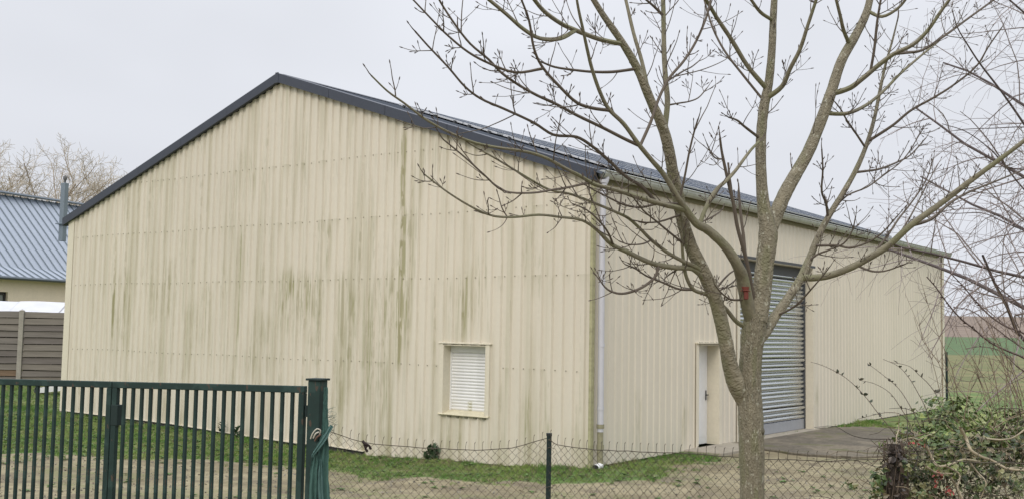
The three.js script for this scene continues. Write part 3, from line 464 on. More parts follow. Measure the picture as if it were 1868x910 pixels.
{ // litter in the grass by the plank fence
  const P = at(100, 716, 32), y = height(P.x, P.z);
  const t = thing('white_trough', 'white plastic trough lying in the grass at the left end of the shed', 'trough', [P.x, y + 0.1, P.z], 0.25);
  part('trough_body', [box(-0.42, 0.34, 0, 0.02, -0.12, 0.12), box(-0.42, 0.34, 0, 0.15, 0.10, 0.125), box(-0.42, 0.34, 0, 0.15, -0.125, -0.10), box(0.32, 0.34, 0, 0.15, -0.12, 0.12), box(-0.42, -0.40, 0, 0.15, -0.12, 0.12)], std([0.72, 0.73, 0.74], 0.5), t); t.rotation.z = 0.1;
  const Q = at(76, 722, 32), b = thing('dark_tub', 'dark plastic tub tipped over beside the white trough in the grass', 'tub', [Q.x, height(Q.x, Q.z) + 0.1, Q.z], 0.6);
  const l = new THREE.LatheGeometry([[0, 0], [0.08, 0], [0.1, 0.2], [0.112, 0.2], [0.112, 0.21], [0.09, 0.2], [0.075, 0.012], [0, 0.012]].map(([x, y2]) => new THREE.Vector2(x, y2)), 14); l.rotateZ(1.45); part('tub_body', l, std([0.02, 0.03, 0.028], 0.6), b);
  part('handle', tube([V(-0.2, 0.1, 0), V(-0.26, 0.02, 0.03), V(-0.2, -0.1, 0)], 0.006, 5, 4), std([0.1, 0.1, 0.1], 0.5), b);
}
// ------------------------------------------------------------------ bare trees
function bareTree(o) {      // o: pos, H, seed, trunkR, levels, spread, droop, lean, dense
  const R = rng(o.seed), wood = [], fine = [];
  const go = (p, d, len, r, lv) => {
    const n = lv === 0 ? 10 : lv === 1 ? 7 : 5, pts = [p.clone()], rad = [r], dirs = [d.clone()]; let q = p.clone(), dd = d.clone(); const rEnd = lv === 0 ? r * 0.25 : Math.max(o.minR * 0.75, r * 0.4);
    for (let i = 1; i <= n; i++) {
      dd.x += rr(-1, 1, R) * o.wob; dd.z += rr(-1, 1, R) * o.wob; dd.y += rr(-1, 1, R) * o.wob * 0.6 + (lv === 0 ? 0.12 : lv >= o.levels - 1 ? -o.droop * (0.5 + R()) : o.rise);
      if (o.lean && lv === 0) dd.add(o.lean);
      dd.normalize(); q = q.clone().addScaledVector(dd, len / n); pts.push(q); rad.push(mix(r, rEnd, i / n)); dirs.push(dd.clone());
    }
    const sides = lv === 0 ? 9 : lv === 1 ? 6 : lv === 2 ? 4 : 3;
    (lv < 2 ? wood : fine).push(tube(pts, rad, sides));
    if (lv >= o.levels) return;
    const count = Math.round((lv === 0 ? o.limbs : lv === 1 ? o.subs : lv === 2 ? o.twigs : o.twigs * 0.6) * rr(0.8, 1.2, R));
    for (let k = 0; k < count; k++) {
      const t = lv === 0 ? mix(o.start, 1, (k + R()) / count) : mix(0.15, 1, (k + R()) / count), f = t * n, i = Math.min(n - 1, Math.floor(f)), b = pts[i].clone().lerp(pts[i + 1], f - i), td = dirs[i];
      const az = k * 2.4 + R() * 1.2, u = V(1, 0, 0); if (Math.abs(td.x) > 0.8) u.set(0, 0, 1); u.cross(td).normalize(); const v2 = V().crossVectors(td, u); const side = u.multiplyScalar(Math.cos(az)).addScaledVector(v2, Math.sin(az));
      const sp = o.spread * rr(0.75, 1.25, R), nd = td.clone().multiplyScalar(Math.cos(sp)).addScaledVector(side, Math.sin(sp)).normalize();
      const nl = len * (lv === 0 ? o.limbLen * mix(1.15, 0.5, (t - o.start) / (1 - o.start)) : rr(0.35, 0.62, R) * mix(1.1, 0.65, t));
      go(b, nd, nl, Math.max(o.minR, mix(rad[i], rad[i + 1], f - i) * rr(0.42, 0.62, R)), lv + 1);
    }
  };
  go(V(0, -0.2, 0), V(0, 1, 0), o.H, o.trunkR, 0);
  const t = thing(o.name, o.label, 'tree', o.pos, 0, o.group);
  part('trunk', wood, o.bark, t); part('crown', fine, o.twig || o.bark, t, { kind: 'stuff' });
  return t;
}
const farBark = std([0.26, 0.21, 0.16], 1), farTwig = std([0.42, 0.37, 0.29], 1);
{
  const base = { limbs: 17, subs: 11, twigs: 10, levels: 3, spread: 0.75, droop: 0.03, rise: 0.04, wob: 0.16, start: 0.22, limbLen: 0.55, minR: 0.012, bark: farBark, twig: farTwig, group: 'bare winter trees behind the neighbouring house' };
  const tr = [[-28, 70, 12.3, 301, 'thick bare tree behind the house roof at the left picture edge'], [62, 74, 13.4, 302, 'tallest hazy bare tree behind the house roof, left of the flue'], [138, 78, 12.2, 303, 'hazy bare tree behind the flue, sinking toward the shed roof edge']];
  for (const [px, d, H, seed, label] of tr) { const p = at(px, 600, d); bareTree({ ...base, name: 'bare_tree', label, pos: [p.x, 0, p.z], H: H * 0.94, seed, trunkR: 0.24, pos: [p.x, height(p.x, p.z), p.z] }); }
}
// ------------------------------------------------------------------ gate
const paintT = colourTex(512, 512, (u, v) => { const n = fbm(u * 10, v * 10, 4, 241, 10, 10), q = fbm(u * 30, v * 14, 3, 244, 30, 14); let c = [0.0045, 0.024, 0.0195].map((e) => e * (0.65 + 0.7 * n)); c = mix3(c, [0.018, 0.045, 0.038], 0.7 * sst(0.55, 0.7, n)); return mix3(c, [0.07, 0.042, 0.028], 0.8 * sst(0.74, 0.79, q)); });
const greenPaint = new THREE.MeshStandardMaterial({ map: paintT, roughness: 0.72 });
const greenDark = new THREE.MeshStandardMaterial({ map: speck([0.004, 0.017, 0.015], 0.2, 243, 12), roughness: 0.75 });
{
  const G1 = at(561, 704, 9.5), G0 = at(-10, 690.5, 11.0), GM = G1.clone().lerp(G0, 0.664);
  const dir = G0.clone().sub(G1).setY(0), L = dir.length(); dir.normalize();
  const leafs = [[0.0, 0.60, 'right green metal gate leaf of close upright bars, hung from the capped post'], [0.612, 1.16, 'left green metal gate leaf running out of the left picture edge']];
  const turn = Math.atan2(-dir.z, dir.x);
  // find where the meeting stiles stand: at 207 px
  let tm = 0.6; for (let t = 0.4; t < 0.8; t += 0.002) { const p = G1.clone().lerp(G0, t).applyMatrix4(camera.matrixWorldInverse); if (934 + FPX * p.x / -p.z < 207) { tm = t; break; } }
  const spans = [[0.02, tm * L - 0.004], [tm * L + 0.004, L * 1.35]];
  spans.forEach(([a, b], i) => {
    const y0 = G1.y, drop = (G0.y - G1.y) / L, t = thing('gate_leaf', leafs[i][2], 'gate', [G1.x, 0, G1.z], turn, 'two leaves of the green gate');
    const yT = (x) => y0 + drop * x;
    part('top_rail', bar(V(a, yT(a) - 0.03, 0), V(b, yT(b) - 0.03, 0), 0.05, 0.062, 0.006), greenPaint, t);
    part('bottom_rail', bar(V(a, 0.14, 0), V(b, 0.14, 0), 0.05, 0.06, 0.006), greenPaint, t);
    for (const x of [a + 0.031, b - 0.031]) part('stile', bar(V(x, yT(x) - 0.062, 0), V(x, 0.11, 0), 0.06, 0.05, 0.006), greenPaint, t);
    const n = i ? 23 : 19, g = bar(V(0, y0 - 0.055 + drop * (a + b) / 2, 0), V(0, 0.165, 0), 0.03, 0.03, 0.004);
    const c = clean(g);
    for (let k = 1; k <= n; k++) { const x = mix(a + 0.031, b - 0.031, k / (n + 1)); share('picket', c, greenPaint, t, [x, drop * (x - (a + b) / 2), 0]); }
    if (i === 0) { // lock case with its handle on the stile
      const lk = part('lock_case', box(b - 0.085, b - 0.0, yT(b) - 0.42, yT(b) - 0.22, -0.03, 0.045, 0.008), greenDark, t);
      part('handle', [bar(V(b - 0.03, yT(b) - 0.275, 0.045), V(b - 0.03, yT(b) - 0.275, 0.075), 0.016, 0.016), bar(V(b - 0.08, yT(b) - 0.275, 0.078), V(b + 0.03, yT(b) - 0.275, 0.078), 0.016, 0.014)], std([0.55, 0.55, 0.55], 0.3, 0.8), lk);
    }
    for (const y of i ? [] : [y0 - 0.22, 0.3]) part('hinge', [tube([V(0.0, y - 0.05, 0), V(0.0, y + 0.05, 0)], 0.02, 10), bar(V(0.0, y, 0), V(0.06, y, 0), 0.02, 0.02)], greenDark, t);
  });
  const P = at(579.5, 691, 9.42), gp = thing('gate_post', 'square green metal gate post with a flat overhanging cap, hung with torn netting', 'post', [P.x, 0, P.z], turn);
  part('post_tube', box(-0.062, 0.062, -0.2, P.y - 0.012, -0.062, 0.062, 0.007), greenPaint, gp);
  part('cap', box(-0.078, 0.078, P.y - 0.012, P.y + 0.006, -0.078, 0.078, 0.004), greenDark, gp);
  part('base_plate', [box(-0.11, 0.11, -0.02, 0.012, -0.11, 0.11), ...[[-0.09, -0.09], [0.09, 0.09], [-0.09, 0.09], [0.09, -0.09]].map(([x, z]) => new THREE.CylinderGeometry(0.014, 0.014, 0.02, 6).translate(x, 0.022, z))], greenDark, gp);
  // torn green windbreak netting tied to the post
  const nt = thing('torn_netting', 'torn dark green windbreak netting bunched and tied against the gate post', 'netting', [0, 0, 0]);
  const netM = new THREE.MeshStandardMaterial({ map: speck([0.05, 0.115, 0.098], 0.35, 245, 40), roughness: 0.9, side: THREE.DoubleSide, bumpMap: fineGrain, bumpScale: 0.006 }), netPale = new THREE.MeshStandardMaterial({ map: speck([0.07, 0.14, 0.13], 0.3, 247, 40), roughness: 0.85, side: THREE.DoubleSide });
  const ribbon = (name, pts, w, folds, mat, seed, depth0 = 0.02, depth = depth0 * 0.55) => { // gathered cloth strip: pts [px, py, depth], w widths in px
    const R = rng(seed), c = new THREE.CatmullRomCurve3(pts.map((p) => at(p[0], p[1], p[2]))), n = 30, m = folds * 6, pos = [], uv = [], idx = [];
    for (let i = 0; i <= n; i++) { const t = i / n, p = c.getPoint(t), f = t * (w.length - 1), k = Math.min(w.length - 2, Math.floor(f)), ww = mix(w[k], w[k + 1], f - k) * 9.3 / FPX, tan = c.getTangent(t), sd = V(0, 0, 1).cross(tan).normalize().multiplyScalar(-1);
      for (let j = 0; j <= m; j++) { const u = j / m - 0.5, fz = depth * Math.sin(j / 6 * Math.PI * 2 + 1.3 * Math.sin(t * 5 + seed)) * (0.5 + 0.8 * vnoise(t * 6, j * 0.3, 0, seed)) + depth * 0.5 * (vnoise(t * 14, j * 0.7, 0, seed + 2) - 0.5); const rag = (vnoise(t * 22, u > 0 ? 9 : 3, 0, seed + 5) - 0.5) * 0.3 * Math.abs(u) * 2; const q = p.clone().addScaledVector(sd, (u * (1 + rag)) * ww); pos.push(q.x, q.y + (i === n ? 0.06 * (vnoise(j * 0.8, 0, 0, seed + 4) - 0.5) : 0), q.z + fz); uv.push(u * ww * 4, t); if (i < n && j < m) { const a = i * (m + 1) + j; idx.push(a, a + 1, a + m + 1, a + 1, a + m + 2, a + m + 1); } } }
    const g = new THREE.BufferGeometry(); g.setAttribute('position', new THREE.Float32BufferAttribute(pos, 3)); g.setAttribute('uv', new THREE.Float32BufferAttribute(uv, 2)); g.setIndex(idx); g.computeVertexNormals(); return part(name, g, mat, nt); };
  ribbon('net_strip', [[594, 706, 9.36], [593, 740, 9.34], [593, 780, 9.33], [590, 812, 9.33]], [7, 9, 13, 15], 3, netM, 5, 0.012);
  ribbon('tie_strap', [[605, 776, 9.27], [592, 796, 9.26], [580, 815, 9.25], [569, 832, 9.27]], [7, 11, 9, 5], 2, netPale, 6, 0.012);
  ribbon('net_fold', [[592, 796, 9.30], [590, 830, 9.29], [590, 870, 9.28], [594, 940, 9.26], [594, 1040, 9.26]], [14, 20, 18, 22, 24], 2, netM, 7, 0.028);
  ribbon('net_fold', [[575, 822, 9.28], [572, 860, 9.27], [571, 920, 9.26], [572, 1030, 9.26]], [8, 14, 16, 18], 2, netM, 8, 0.024);
  ribbon('net_fold', [[584, 838, 9.25], [584, 880, 9.25], [586, 950, 9.24]], [5, 9, 11], 2, netPale, 9, 0.016);
  { const R = rng(12), a = []; for (let i = 0; i < 26; i++) { const y = 735 + R() * 60, p = [at(598, y, 9.33), at(602 + R() * 5, y - 4 + R() * 8, 9.33 + rr(-0.02, 0.02, R)), at(606 + R() * 10, y - 12 + R() * 20, 9.33 + rr(-0.04, 0.04, R))]; a.push(tube(p, [0.0016, 0.001], 3, 3)); } part('frayed_thread', a, netM, nt, { kind: 'stuff' }); }
  const wl = thing('wire_loop', 'pale twisted wire looped round the gate post above the netting knot', 'wire', [0, 0, 0]);
  part('wire_strand', [tube([at(566, 800, 9.3), at(570, 790, 9.28), at(578, 782, 9.27), at(584, 785, 9.28), at(582, 793, 9.29)], 0.006, 6, 5), tube([at(571, 799, 9.29), at(576, 790, 9.27), at(581, 788, 9.28)], 0.007, 6, 4)], std([0.5, 0.47, 0.40], 0.6), wl);
  part('wire_strand', [tube([at(574, 804, 9.29), at(578, 797, 9.27), at(585, 792, 9.28)], 0.009, 6, 4)], std([0.12, 0.07, 0.05], 0.8), wl);
}
// ------------------------------------------------------------------ chain link fence
{
  const A = at(601, 790, 9.33), B = at(1002, 795, 9.1), C = at(1638, 836, 7.35), D = at(2020, 850, 6.6);
  const f = thing('chain_link_fence', 'rusty grey chain link fence with one dark green post across the foreground', 'fence', [0, 0, 0]);
  const path = new THREE.CurvePath(); const seg = [[A, B], [B, C], [C, D]]; const lens = seg.map(([a, b]) => Math.hypot(b.x - a.x, b.z - a.z)), tot = lens.reduce((a, b) => a + b);
  const plan = (d) => { let i = 0; while (i < 2 && d > lens[i]) { d -= lens[i]; i++; } const t = d / lens[i]; return [mix(seg[i][0].x, seg[i][1].x, t), mix(seg[i][0].z, seg[i][1].z, t)]; };
  // top of the mesh, traced as heights along the run
  const prof2 = [[601, 788], [650, 806], [690, 811], [750, 816], [860, 822], [940, 817], [992, 801], [1003, 798], [1016, 813], [1085, 821], [1250, 828], [1390, 838], [1500, 842], [1638, 838], [1800, 845], [2020, 850]];
  const TT = []; for (let d = 0; d <= tot; d += 0.02) { const [x, z] = plan(d); const c = V(x, 1, z).applyMatrix4(camera.matrixWorldInverse); const px = 934 + FPX * c.x / -c.z; const py = lerpTable(prof2, px); TT.push([d, at(px, py, -c.z).y]); }
  const topY = (d) => lerpTable(TT.slice(Math.max(0, Math.floor(d / 0.02) - 1), Math.floor(d / 0.02) + 3), d);
  const wireM = std([0.085, 0.072, 0.052], 0.9, 0), cs = 0.0365, R = rng(91), geos = [], knots = [];
  for (let k = 0; k * cs < tot; k++) {
    const d0 = k * cs, y0 = topY(Math.min(tot, d0 + cs / 2)); const pts = [], n = Math.round(y0 / cs);
    const par = k % 2; if (!par) pts.push([d0 + cs * 1.08, y0 + 0.06], [d0 + cs * 0.95, y0 + 0.028]);
    for (let i = 0; i <= n; i++) { const y = y0 - i * (y0 - 0.02) / n; pts.push([d0 + ((i + par) % 2 ? 0 : cs), y]); }
    const P = pts.map(([d, y], i) => { const [x, z] = plan(Math.min(tot, Math.max(0, d + rr(-0.003, 0.003, R)))); return V(x, y + rr(-0.003, 0.003, R), z + (i % 2 ? 0.003 : -0.003)); });
    geos.push(tube(P, 0.0025, 3));
    if (k % 2 === 0) { geos.push(tube([P[0], V(P[0].x + 0.008, P[0].y + 0.012, P[0].z)], [0.0032, 0.0018], 4)); }
  }
  part('wire_mesh', geos, wireM, f, { kind: 'stuff' });
  const line = (off, d0 = 0, d1 = tot) => { const P = []; for (let d = d0; d <= d1; d += 0.1) { const [x, z] = plan(d); P.push(V(x, topY(d) + off + rr(-0.003, 0.003, R), z - 0.005)); } return P; };
  part('tension_wire', [tube(line(0.0), 0.0036, 5)], wireM, f); part('tension_wire', [tube(line(-0.62), 0.0024, 4)], wireM, f); part('tension_wire', [tube(line(0).map((p) => V(p.x, 0.12, p.z)), 0.0024, 4)], wireM, f);
  const T = at(1002, 791, 9.1);
  part('post', [box(T.x - 0.021, T.x + 0.021, -0.3, T.y, T.z - 0.004, T.z + 0.002), box(T.x - 0.004, T.x + 0.004, -0.3, T.y, T.z - 0.04, T.z - 0.004)], greenDark, f);
  part('post_cap', box(T.x - 0.024, T.x + 0.024, T.y - 0.02, T.y + 0.004, T.z - 0.045, T.z + 0.006, 0.003), std([0.012, 0.016, 0.015], 0.7), f);
  part('tie_wire', [0.02, 0.35, 0.75].map((o) => { const p = V(T.x + 0.012, T.y - 0.1 - o, T.z); return tube([V(p.x - 0.03, p.y, p.z + 0.008), V(p.x, p.y + 0.008, p.z + 0.014), V(p.x + 0.03, p.y - 0.006, p.z + 0.004)], 0.0025, 4, 3); }), wireM, f);
  const gp2 = at(1728, 660, 40), gp0 = V(gp2.x, height(gp2.x, gp2.z), gp2.z), fpz = thing('boundary_post', 'slim dark green post standing behind the far corner of the shed', 'post', [gp0.x, gp0.y, gp0.z]);
  part('post_bar', box(-0.035, 0.035, -0.3, 1.75, -0.03, 0.03, 0.006), greenDark, fpz); part('cap', box(-0.055, 0.055, 1.75, 1.775, -0.035, 0.035, 0.004), greenDark, fpz);
  // dark strap knotted on the top wire
  const b = thing('knotted_strap', 'dark scrap of strap knotted on the fence wire near the gate post', 'strap', [0, 0, 0]), bm = std([0.022, 0.014, 0.012], 0.9), zz = 9.27;
  part('strap_loop', [tube([at(661, 804, zz), at(666, 810, zz - 0.01), at(672, 812, zz), at(676, 819, zz + 0.01)], [0.012, 0.014, 0.009, 0.012], 6, 4), tube([at(664, 810, zz), at(666, 816, zz - 0.01), at(671, 812, zz)], 0.009, 6, 4)], bm, b);
  part('strap_tail', [tube([at(665, 814, zz), at(667, 819, zz), at(670, 824, zz)], [0.008, 0.01, 0.012], 6, 3)], bm, b);
}
// ------------------------------------------------------------------ street tree in front of the fence, limb by limb
const barkTex = (base, moss, lich, seed) => colourTex(512, 1024, (u, v) => { const n = fbm(u * 14, v * 20, 4, seed, 14, 20), r = fbm(u * 24, v * 7, 3, seed + 3, 24, 7), q = fbm(u * 4, v * 6, 3, seed + 5, 4, 6); let c = base.map((e) => e * (0.55 + 0.55 * n + 0.35 * r)); c = mix3(c, moss, 0.6 * sst(0.48, 0.7, q)); c = mix3(c, lich, 0.8 * sst(0.69, 0.77, fbm(u * 18 + 3, v * 30, 3, seed + 7, 18, 30))); return c; });
const barkT = barkTex([0.205, 0.182, 0.128], [0.165, 0.165, 0.088], [0.38, 0.37, 0.29], 401); barkT.repeat.set(2.2, 1.1);
const barkU = barkTex([0.185, 0.167, 0.115], [0.168, 0.170, 0.088], [0.20, 0.195, 0.13], 411); barkU.repeat.set(3, 1.4);
const barkBump = rep(greyTex(512, 512, (u, v) => 0.6 * fbm(u * 20, v * 10, 4, 421, 20, 10) + 0.4 * fbm(u * 40, v * 40, 2, 423, 40, 40)), 2.4, 2.4);
const mBark = new THREE.MeshStandardMaterial({ map: barkT, roughness: 0.95, bumpMap: barkBump, bumpScale: 0.022 }), mLimb = new THREE.MeshStandardMaterial({ map: barkU, roughness: 0.9, bumpMap: barkBump, bumpScale: 0.006 });
const mTwig = std([0.105, 0.084, 0.064], 0.85), mBud = std([0.075, 0.055, 0.044], 0.8);
{
  const D0 = 7.0, R = rng(501), base = at(1374, 1256, D0), tree = thing('street_tree', 'bare multi-stemmed young tree with mottled bark standing before the roller shutter and chain link fence', 'tree', [base.x, 0, base.z]);
  const inv = V(base.x, 0, base.z), wood = [], twigG = [], budG = [];
  const P3 = (x, y, dz) => at(x, y, D0 + dz).sub(inv);
  function twig(p, dir, len, r, lv) {
    const n = lv ? 3 : 5, pts = [p.clone()], rad = [r]; let d = dir.clone(), q = p.clone();
    for (let i = 1; i <= n; i++) { d.y += rr(0.02, 0.20, R); d.x += rr(-0.14, 0.14, R); d.z += rr(-0.14, 0.14, R); d.normalize(); q = q.clone().addScaledVector(d, len / n); pts.push(q); rad.push(Math.max(0.0016, r * (1 - 0.5 * i / n))); }
    twigG.push(tube(pts, rad, lv ? 3 : 4, lv ? 1 : 2));
    const b = q, e = rad[n]; budG.push(tube([b.clone().addScaledVector(d, -0.004), b.clone().addScaledVector(d, 0.004), b.clone().addScaledVector(d, 0.012), b.clone().addScaledVector(d, 0.020)], [e, e + 0.0017, e + 0.0014, 0.0006], 5));
    if (lv > 1) return;
    const m = lv ? 1 : 2;
    for (let k = 0; k < m; k++) { if (R() < (lv ? 0.8 : 0.35)) continue; const i = lv ? 1 : 1 + Math.floor(R() * 3), s = V(rr(-1, 1, R), rr(-0.3, 0.9, R), rr(-1, 1, R)).cross(d).normalize(); for (const g of [-1, 1]) if (R() < 0.75) twig(pts[i], d.clone().multiplyScalar(0.6).addScaledVector(s, g * 0.8).normalize(), len * rr(0.25, 0.55, R), rad[i] * 0.75, lv + 1); }
  }
  function limb(list, w, dz, o = {}) {      // list of px, py; w widths at both ends or at all points; dz depth offsets at both ends
    const N = list.length; let hit = null, best = 30;
    if (!o.free) for (const s of wood) { const e = Math.hypot(s[0] - list[0][0], s[1] - list[0][1]); if (e < best) { best = e; hit = s; } }
    if (hit) { list = [[hit[0], hit[1]], ...list.slice(1)]; dz = [hit[2], hit[2] + (dz[1] - dz[0])]; }
    for (let i = 0; i < N - 1; i++) for (let k = 0; k < 8; k++) { const u = k / 8; wood.push([mix(list[i][0], list[i + 1][0], u), mix(list[i][1], list[i + 1][1], u), mix(dz[0], dz[1], (i + u) / (N - 1))]); }
    const pts = list.map(([x, y], i) => P3(x, y, mix(dz[0], dz[1], i / (N - 1)))), ws = list.map((_, i) => w.length === N ? w[i] : mix(w[0], w[w.length - 1], i / (N - 1)));
    const rad = ws.map((a) => a * 0.465 * D0 / FPX), big = Math.max(...ws) > 12;
    part(o.name || 'branch', tube(pts, rad, big ? 14 : 7, big ? 5 : 4, big ? 0.035 : 0.03, R), o.mat || (Math.max(...ws) > 7.5 ? mLimb : mTwig), tree);
    if (o.twigs === 0) return;
    // opposite side shoots
    const c = new THREE.CatmullRomCurve3(pts, false, 'centripetal'), L = c.getLength(); let az = R() * 6;
    for (let s = (o.from || 0.15) * L + 0.04 * R(); s < L * 0.99; s += rr(0.075, 0.20, R) * (o.sparse || 1)) {
      const t = s / L, p = c.getPointAt(t), d = c.getTangentAt(t), f = t * (N - 1), k = Math.min(N - 2, Math.floor(f)), wr = mix(rad[k], rad[k + 1], f - k);
      const u = Math.abs(d.y) > 0.9 ? V(1, 0, 0) : V(0, 1, 0); const a1 = u.cross(d).normalize(), a2 = V().crossVectors(d, a1).normalize(); az += 1.57 + rr(-0.35, 0.35, R);
      const side = a1.multiplyScalar(Math.cos(az)).addScaledVector(a2, Math.sin(az));
      for (const g of [-1, 1]) { if (R() < (wr > 0.02 ? 0.62 : 0.34)) continue; const nd = d.clone().multiplyScalar(0.7).addScaledVector(side, g * 0.8).normalize(); twig(p, nd, rr(0.05, 0.26, R) * (R() < 0.15 ? 1.7 : 1) * mix(1.1, 0.8, t), Math.min(wr * 0.7, rr(0.0026, 0.0042, R)), 0); }
    }
    { const p = pts[N - 1], d = c.getTangentAt(1); twig(p, d, 0.06, rad[N - 1] * 0.9, 1); }
  }
  // trunk, root flare to the crotch
  part('trunk', tube([[1376, 1275], [1375, 1230], [1374, 1100], [1373, 910], [1372, 830], [1370, 760], [1368, 700], [1371, 645], [1375, 605], [1381, 572]].map(([x, y]) => P3(x, y, 0)), [90, 66, 52, 44, 46, 45.5, 43, 40, 45, 40].map((a) => a / 2 * D0 / FPX), 20, 7, 0.03, R), mBark, tree);
  part('bark_knot', [[1389, 786, 0.022], [1382, 850, 0.024], [1330, 676, 0.03]].map(([x, y, r]) => { const g = new THREE.IcosahedronGeometry(r, 2); const p = g.attributes.position; for (let i = 0; i < p.count; i++) { const k = 0.8 + 0.5 * vnoise(p.getX(i) * 60 + 9, p.getY(i) * 60 + 9, p.getZ(i) * 60 + 9, 5); p.setXYZ(i, p.getX(i) * k, p.getY(i) * k * 1.25, p.getZ(i) * k); } g.computeVertexNormals(); const q = P3(x, y, -0.04); return g.translate(q.x, q.y, q.z); }), mBark, tree);
  // the main stems
  limb([[1362, 745], [1346, 706], [1333, 668], [1323, 616], [1305, 543], [1282, 492], [1261, 450], [1245, 400], [1238, 360], [1229, 322], [1221, 275], [1209, 231], [1188, 185], [1163, 125], [1133, 74], [1101, 28], [1068, -24], [1040, -60]], [24, 36, 31, 27, 27, 26, 25, 23, 23, 21.5, 20, 19.5, 17, 15, 13, 11, 9, 6], [0.02, -0.75], { name: 'stem', free: 1, mat: mBark, from: 0.45, sparse: 1.6 });
  limb([[1380, 585], [1389, 540], [1396, 480], [1402, 425], [1393, 370], [1389, 310], [1389, 254], [1394, 198], [1403, 152], [1409, 90], [1412, 20], [1418, -60]], [44, 38, 36, 38, 25, 22, 21, 20.5, 18, 16, 14, 11], [0, 0.25], { name: 'stem', free: 1, mat: mBark, from: 0.45, sparse: 1.6 });
  limb([[1401, 428], [1412, 402], [1432, 355], [1450, 322], [1475, 278], [1496, 227], [1516, 172], [1536, 111], [1561, 66], [1581, 25], [1592, -20], [1604, -70]], [30, 30, 28, 26.5, 25, 23.5, 22, 20, 18.5, 16, 14, 11], [0.10, 0.6], { name: 'stem', free: 1, mat: mBark, from: 0.2, sparse: 1.6 });
  limb([[1382, 622], [1397, 604], [1415, 576], [1434, 550], [1452, 523], [1465, 501], [1478, 471], [1497, 424], [1516, 389], [1541, 349], [1566, 303], [1584, 258], [1597, 212], [1607, 162], [1617, 116], [1628, 78], [1640, 30]], [26, 24, 21, 19, 18, 17.5, 15.5, 13.5, 12.5, 11.5, 10.5, 9, 8, 7, 5.5, 4.5, 3], [0, 0.95], { name: 'stem', free: 1, mat: mBark, from: 0.35 });
  limb([[1374, 600], [1365, 560], [1354, 505], [1346, 484], [1324, 450], [1291, 419], [1271, 408], [1252, 383], [1238, 362], [1211, 318], [1188, 291], [1165, 263], [1138, 226], [1110, 198], [1094, 166], [1080, 125], [1071, 88], [1064, 55], [1055, 14], [1048, -30]], [24, 27, 25, 21, 18, 17, 15, 13, 11, 9.5, 8.5, 8, 7.5, 7, 6.5, 6, 5.5, 5, 4.5, 3], [0.02, -1.3], { name: 'stem', free: 1, mat: mLimb, from: 0.35, sparse: 1.2 });
  limb([[1466, 510], [1491, 506], [1518, 501], [1548, 490], [1585, 471], [1623, 447], [1662, 412], [1718, 371], [1773, 329], [1829, 288], [1868, 258], [1925, 205]], [14, 14.5, 14, 13.5, 13, 12.5, 12, 11, 10, 8.5, 7.5, 5], [0.30, -0.45], { mat: mLimb, from: 0.2 });
  // right side branches
  limb([[1410, 184], [1428, 157], [1442, 126], [1460, 91], [1475, 45], [1492, -6]], [11, 6], [0.2, -0.2]);
  limb([[1531, 177], [1552, 160], [1571, 146], [1607, 116], [1632, 98], [1667, 81], [1693, 56], [1718, 20], [1740, -10]], [12, 6], [0.45, 0.1]);
  limb([[1632, 98], [1655, 96], [1682, 92], [1723, 66], [1768, 33], [1818, -3]], [7, 4], [0.27, 0.7]);
  limb([[1520, 211], [1546, 207], [1581, 192], [1612, 167], [1642, 136], [1682, 101], [1713, 76]], [9, 4], [0.45, 0.9]);
  limb([[1584, 260], [1605, 245], [1632, 227], [1662, 202], [1703, 179], [1738, 157], [1784, 119], [1804, 86], [1829, 50]], [7, 2.6], [0.6, 0.2]);
  limb([[1560, 317], [1583, 312], [1607, 308], [1640, 295], [1662, 283], [1690, 252]], [6, 2.6], [0.55, 0.9]);
  limb([[1496, 415], [1512, 395], [1545, 358], [1582, 342], [1610, 322], [1650, 290], [1682, 240]], [4.5, 2.2], [0.5, 0.9]);
  limb([[1580, 268], [1560, 240], [1546, 220], [1535, 200], [1524, 186]], [5, 2.6], [0.62, 0.3]);
  limb([[1544, 82], [1540, 56], [1534, 30], [1524, -10]], [9, 6], [0.55, 0.3]);
  limb([[1585, 20], [1610, 30], [1640, 14], [1660, -10]], [8, 5], [0.6, 0.4]);
  limb([[1590, 128], [1596, 90], [1600, 50], [1606, 10], [1612, -20]], [6, 4], [0.5, 0.35]);
  limb([[1512, 398], [1508, 372], [1500, 350], [1502, 310], [1500, 272]], [6, 3], [0.5, 0.25]);
  limb([[1482, 446], [1500, 448], [1530, 448], [1550, 452], [1580, 444], [1610, 425], [1640, 392]], [6, 2.6], [0.4, 0]);
  limb([[1475, 480], [1490, 465], [1515, 455], [1540, 444], [1556, 420], [1562, 395]], [5, 2.4], [0.3, 0.1]);
  limb([[1418, 580], [1440, 565], [1460, 550], [1480, 528], [1500, 505], [1514, 487]], [4.5, 2.4], [0.05, -0.35]);
  limb([[1562, 484], [1590, 494], [1615, 494], [1650, 482]], [5, 2.4], [0.25, 0.05]);
  limb([[1664, 411], [1700, 400], [1735, 370], [1770, 350], [1820, 330], [1868, 310]], [7, 3], [0.0, 0.4]);
  limb([[1590, 468], [1620, 430], [1640, 400], [1662, 372], [1690, 330], [1704, 290]], [5, 2.4], [0.2, 0.7]);
  limb([[1640, 432], [1662, 395], [1688, 345], [1712, 300]], [4, 2], [0.05, 0.5]);
  // left of the central stem
  limb([[1387, 163], [1364, 120], [1336, 74], [1308, 32], [1290, 2], [1270, -30]], [10, 6.5], [0.2, -0.3]);
  limb([[1384, 182], [1354, 134], [1322, 92], [1301, 51], [1290, 16], [1282, -12]], [5.5, 3.5], [0.2, 0.5]);
  limb([[1380, 256], [1359, 231], [1346, 220], [1330, 214]], [6, 3.4], [0.15, -0.2]);
